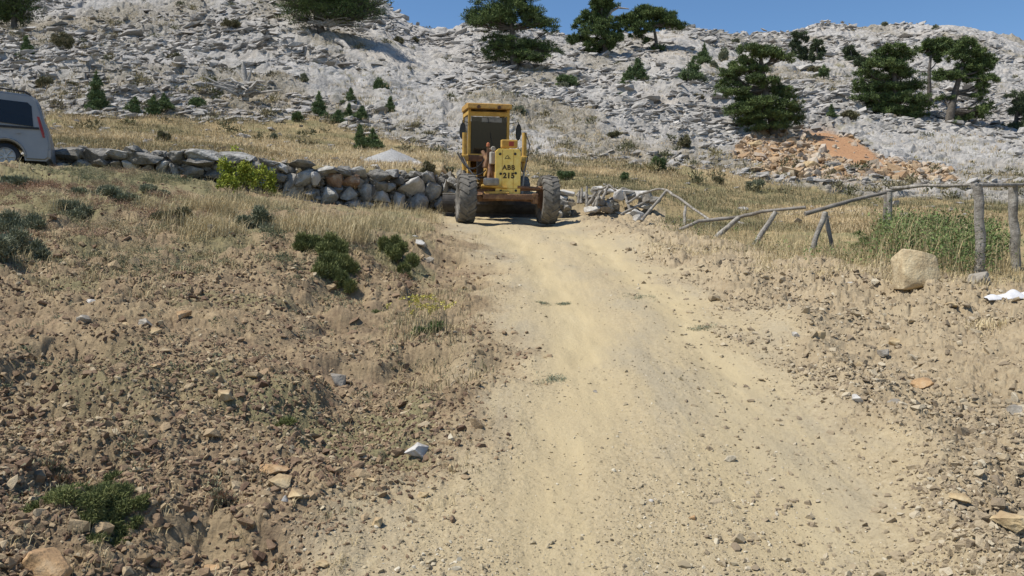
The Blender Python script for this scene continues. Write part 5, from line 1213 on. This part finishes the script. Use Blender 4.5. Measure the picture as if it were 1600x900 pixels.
# ------------------------------------------------------------------ silver van, local: x to the rear (right in the photo), y away, z up
vY = 18.3; vx = (79 - 800) / F * vY
van = empty('parked_van', (vx, vY, 2.33), 'silver van with tinted windows parked at the left edge, seen from its rear side', 'van', None, (0, 0, R(25)))
van.location.z = (HY - 268) / F * vY; van.scale = (.93, .93, .93)
W2 = 1.72
prof = [(-4.15, .35), (-4.2, .75), (-4.05, .98), (-3.25, 1.12), (-2.55, 1.72), (-2.2, 1.80), (-1.0, 1.84), (-.42, 1.80), (-.27, 1.68), (-.14, 1.22), (-.04, .86), (0, .60), (-.02, .32), (-.10, .24)]
arch = lambda cx: [(cx + .38 * math.cos(a), .31 + .38 * math.sin(a)) for a in [R(k) for k in range(0, 181, 15)]]
prof = prof + [(-.53, .24)] + [p for p in arch(-.92) if p[1] >= .3][:] + [(-1.31, .24)] + [(-2.98, .24)] + [p for p in arch(-3.37) if p[1] >= .3] + [(-3.76, .24)]
bm = bmesh.new(); a_ = [bm.verts.new((p[0], 0, p[1])) for p in prof]; b_ = [bm.verts.new((p[0], W2, p[1])) for p in prof]
n = len(prof); bm.faces.new(a_[::-1]); bm.faces.new(b_)
for i in range(n): bm.faces.new((a_[i], a_[(i + 1) % n], b_[(i + 1) % n], b_[i]))
bmesh.ops.recalc_face_normals(bm, faces=bm.faces)
side = [e for e in bm.edges if abs(e.verts[0].co.y - e.verts[1].co.y) < .01 and min(e.verts[0].co.z, e.verts[1].co.z) > .2]
bmesh.ops.bevel(bm, geom=side, offset=.05, segments=3, affect='EDGES')
for v in bm.verts:      # tumblehome
    if v.co.z > 1.0: f = (v.co.z - 1.0) * .13; v.co.y += f if v.co.y < W2 / 2 else -f
me = bpy.data.meshes.new('body'); bm.to_mesh(me); bm.free(); me.materials.append(M('silver_paint')); body = bpy.data.objects.new('body', me); C.objects.link(body); body.parent = van
me.polygons.foreach_set('use_smooth', [True] * len(me.polygons)); me.set_sharp_from_angle(angle=R(35))
def side_panel(pts, name, mat, y0, thick=.012, par=van):
    vs = []; 
    for d in (0, thick):
        for (a, z) in pts: vs.append((a, y0 + (max(0, z - 1.0) * .13) + d, z))
    k = len(pts); fs = [tuple(range(k)), tuple(range(2 * k - 1, k - 1, -1))] + [(i, (i + 1) % k, k + (i + 1) % k, k + i) for i in range(k)]
    mb = MB(); mb.add(vs, fs); return mb.build(name, mat, par, bevel=.003)
side_panel([(-1.06, 1.10), (-.36, 1.04), (-.40, 1.52), (-.48, 1.60), (-1.06, 1.63)], 'side_window', 'van_glass', -.010)
side_panel([(-2.02, 1.14), (-1.16, 1.11), (-1.16, 1.63), (-1.98, 1.62)], 'side_window', 'van_glass', -.010)
side_panel([(-3.05, 1.18), (-2.12, 1.15), (-2.08, 1.62), (-2.42, 1.60)], 'side_window', 'van_glass', -.010)
side_panel([(-3.2, .99), (-.24, .98), (-.24, 1.02), (-3.2, 1.04)], 'window_trim', 'black_plastic', -.014)
side_panel([(-.16, .80), (-.12, .79), (-.14, .93), (-.235, 1.27), (-.28, 1.28), (-.215, 1.0)], 'tail_light', 'red_plastic', -.016)
side_panel([(-.70, .86), (-.62, .86), (-.62, .89), (-.70, .89)], 'door_handle', 'silver_paint', -.03)
side_panel([(-1.13, .30), (-1.115, .30), (-1.115, 1.70), (-1.13, 1.70)], 'door_gap', 'black_plastic', -.004)
mb = MB(); mb.tube([(-.92 + .41 * math.cos(R(k)), -.012, .31 + .41 * math.sin(R(k))) for k in range(5, 176, 10)], .022, 6); mb.build('wheel_arch', 'silver_paint', van, smooth=60)
mb = MB(); mb.box((-.06, W2 / 2, .42), (.14, W2 - .06, .26), .05); mb.build('rear_bumper', 'silver_paint', van)
mb = MB(); mb.box((-.185, W2 / 2, 1.36), (.02, 1.2, .5), .01, (0, R(-14), 0)); mb.build('rear_window', 'van_glass', van)
for yy in (.16, W2 - .16):
    mb = MB(); mb.tube([(-2.3, yy, 1.80), (-2.15, yy, 1.88), (-1.2, yy, 1.915), (-.55, yy, 1.87), (-.42, yy, 1.79)], .02, 8); mb.build('roof_rail', 'black_plastic', van, smooth=60)
for xx in (-.92, -3.37):
    for yy in (.10, W2 - .10):
        mb = MB(); mb.lathe([(-.10, .21), (-.09, .28), (-.06, .31), (.06, .31), (.09, .28), (.10, .21)], ax='y', n=36); ty = mb.build('wheel', 'black_plastic', van, smooth=40); ty.location = (xx, yy, .31)
        mb = MB(); mb.lathe([(-.08, .215), (-.085, .19), (-.04, .18), (-.03, .001)], ax='y', n=30)
        for k in range(7):
            a = k * 2 * math.pi / 7; mb.box((.10 * math.cos(a), -.055, .10 * math.sin(a)), (.17, .035, .035), .006, (0, -a, 0))
        mb.tube([(0, -.085, 0), (0, -.03, 0)], .045, 12); rm = mb.build('rim', 'alloy', ty, smooth=40)
        if yy > 1: rm.rotation_euler = (0, 0, math.pi)
sc.render.resolution_x = 1024; sc.render.resolution_y = 576
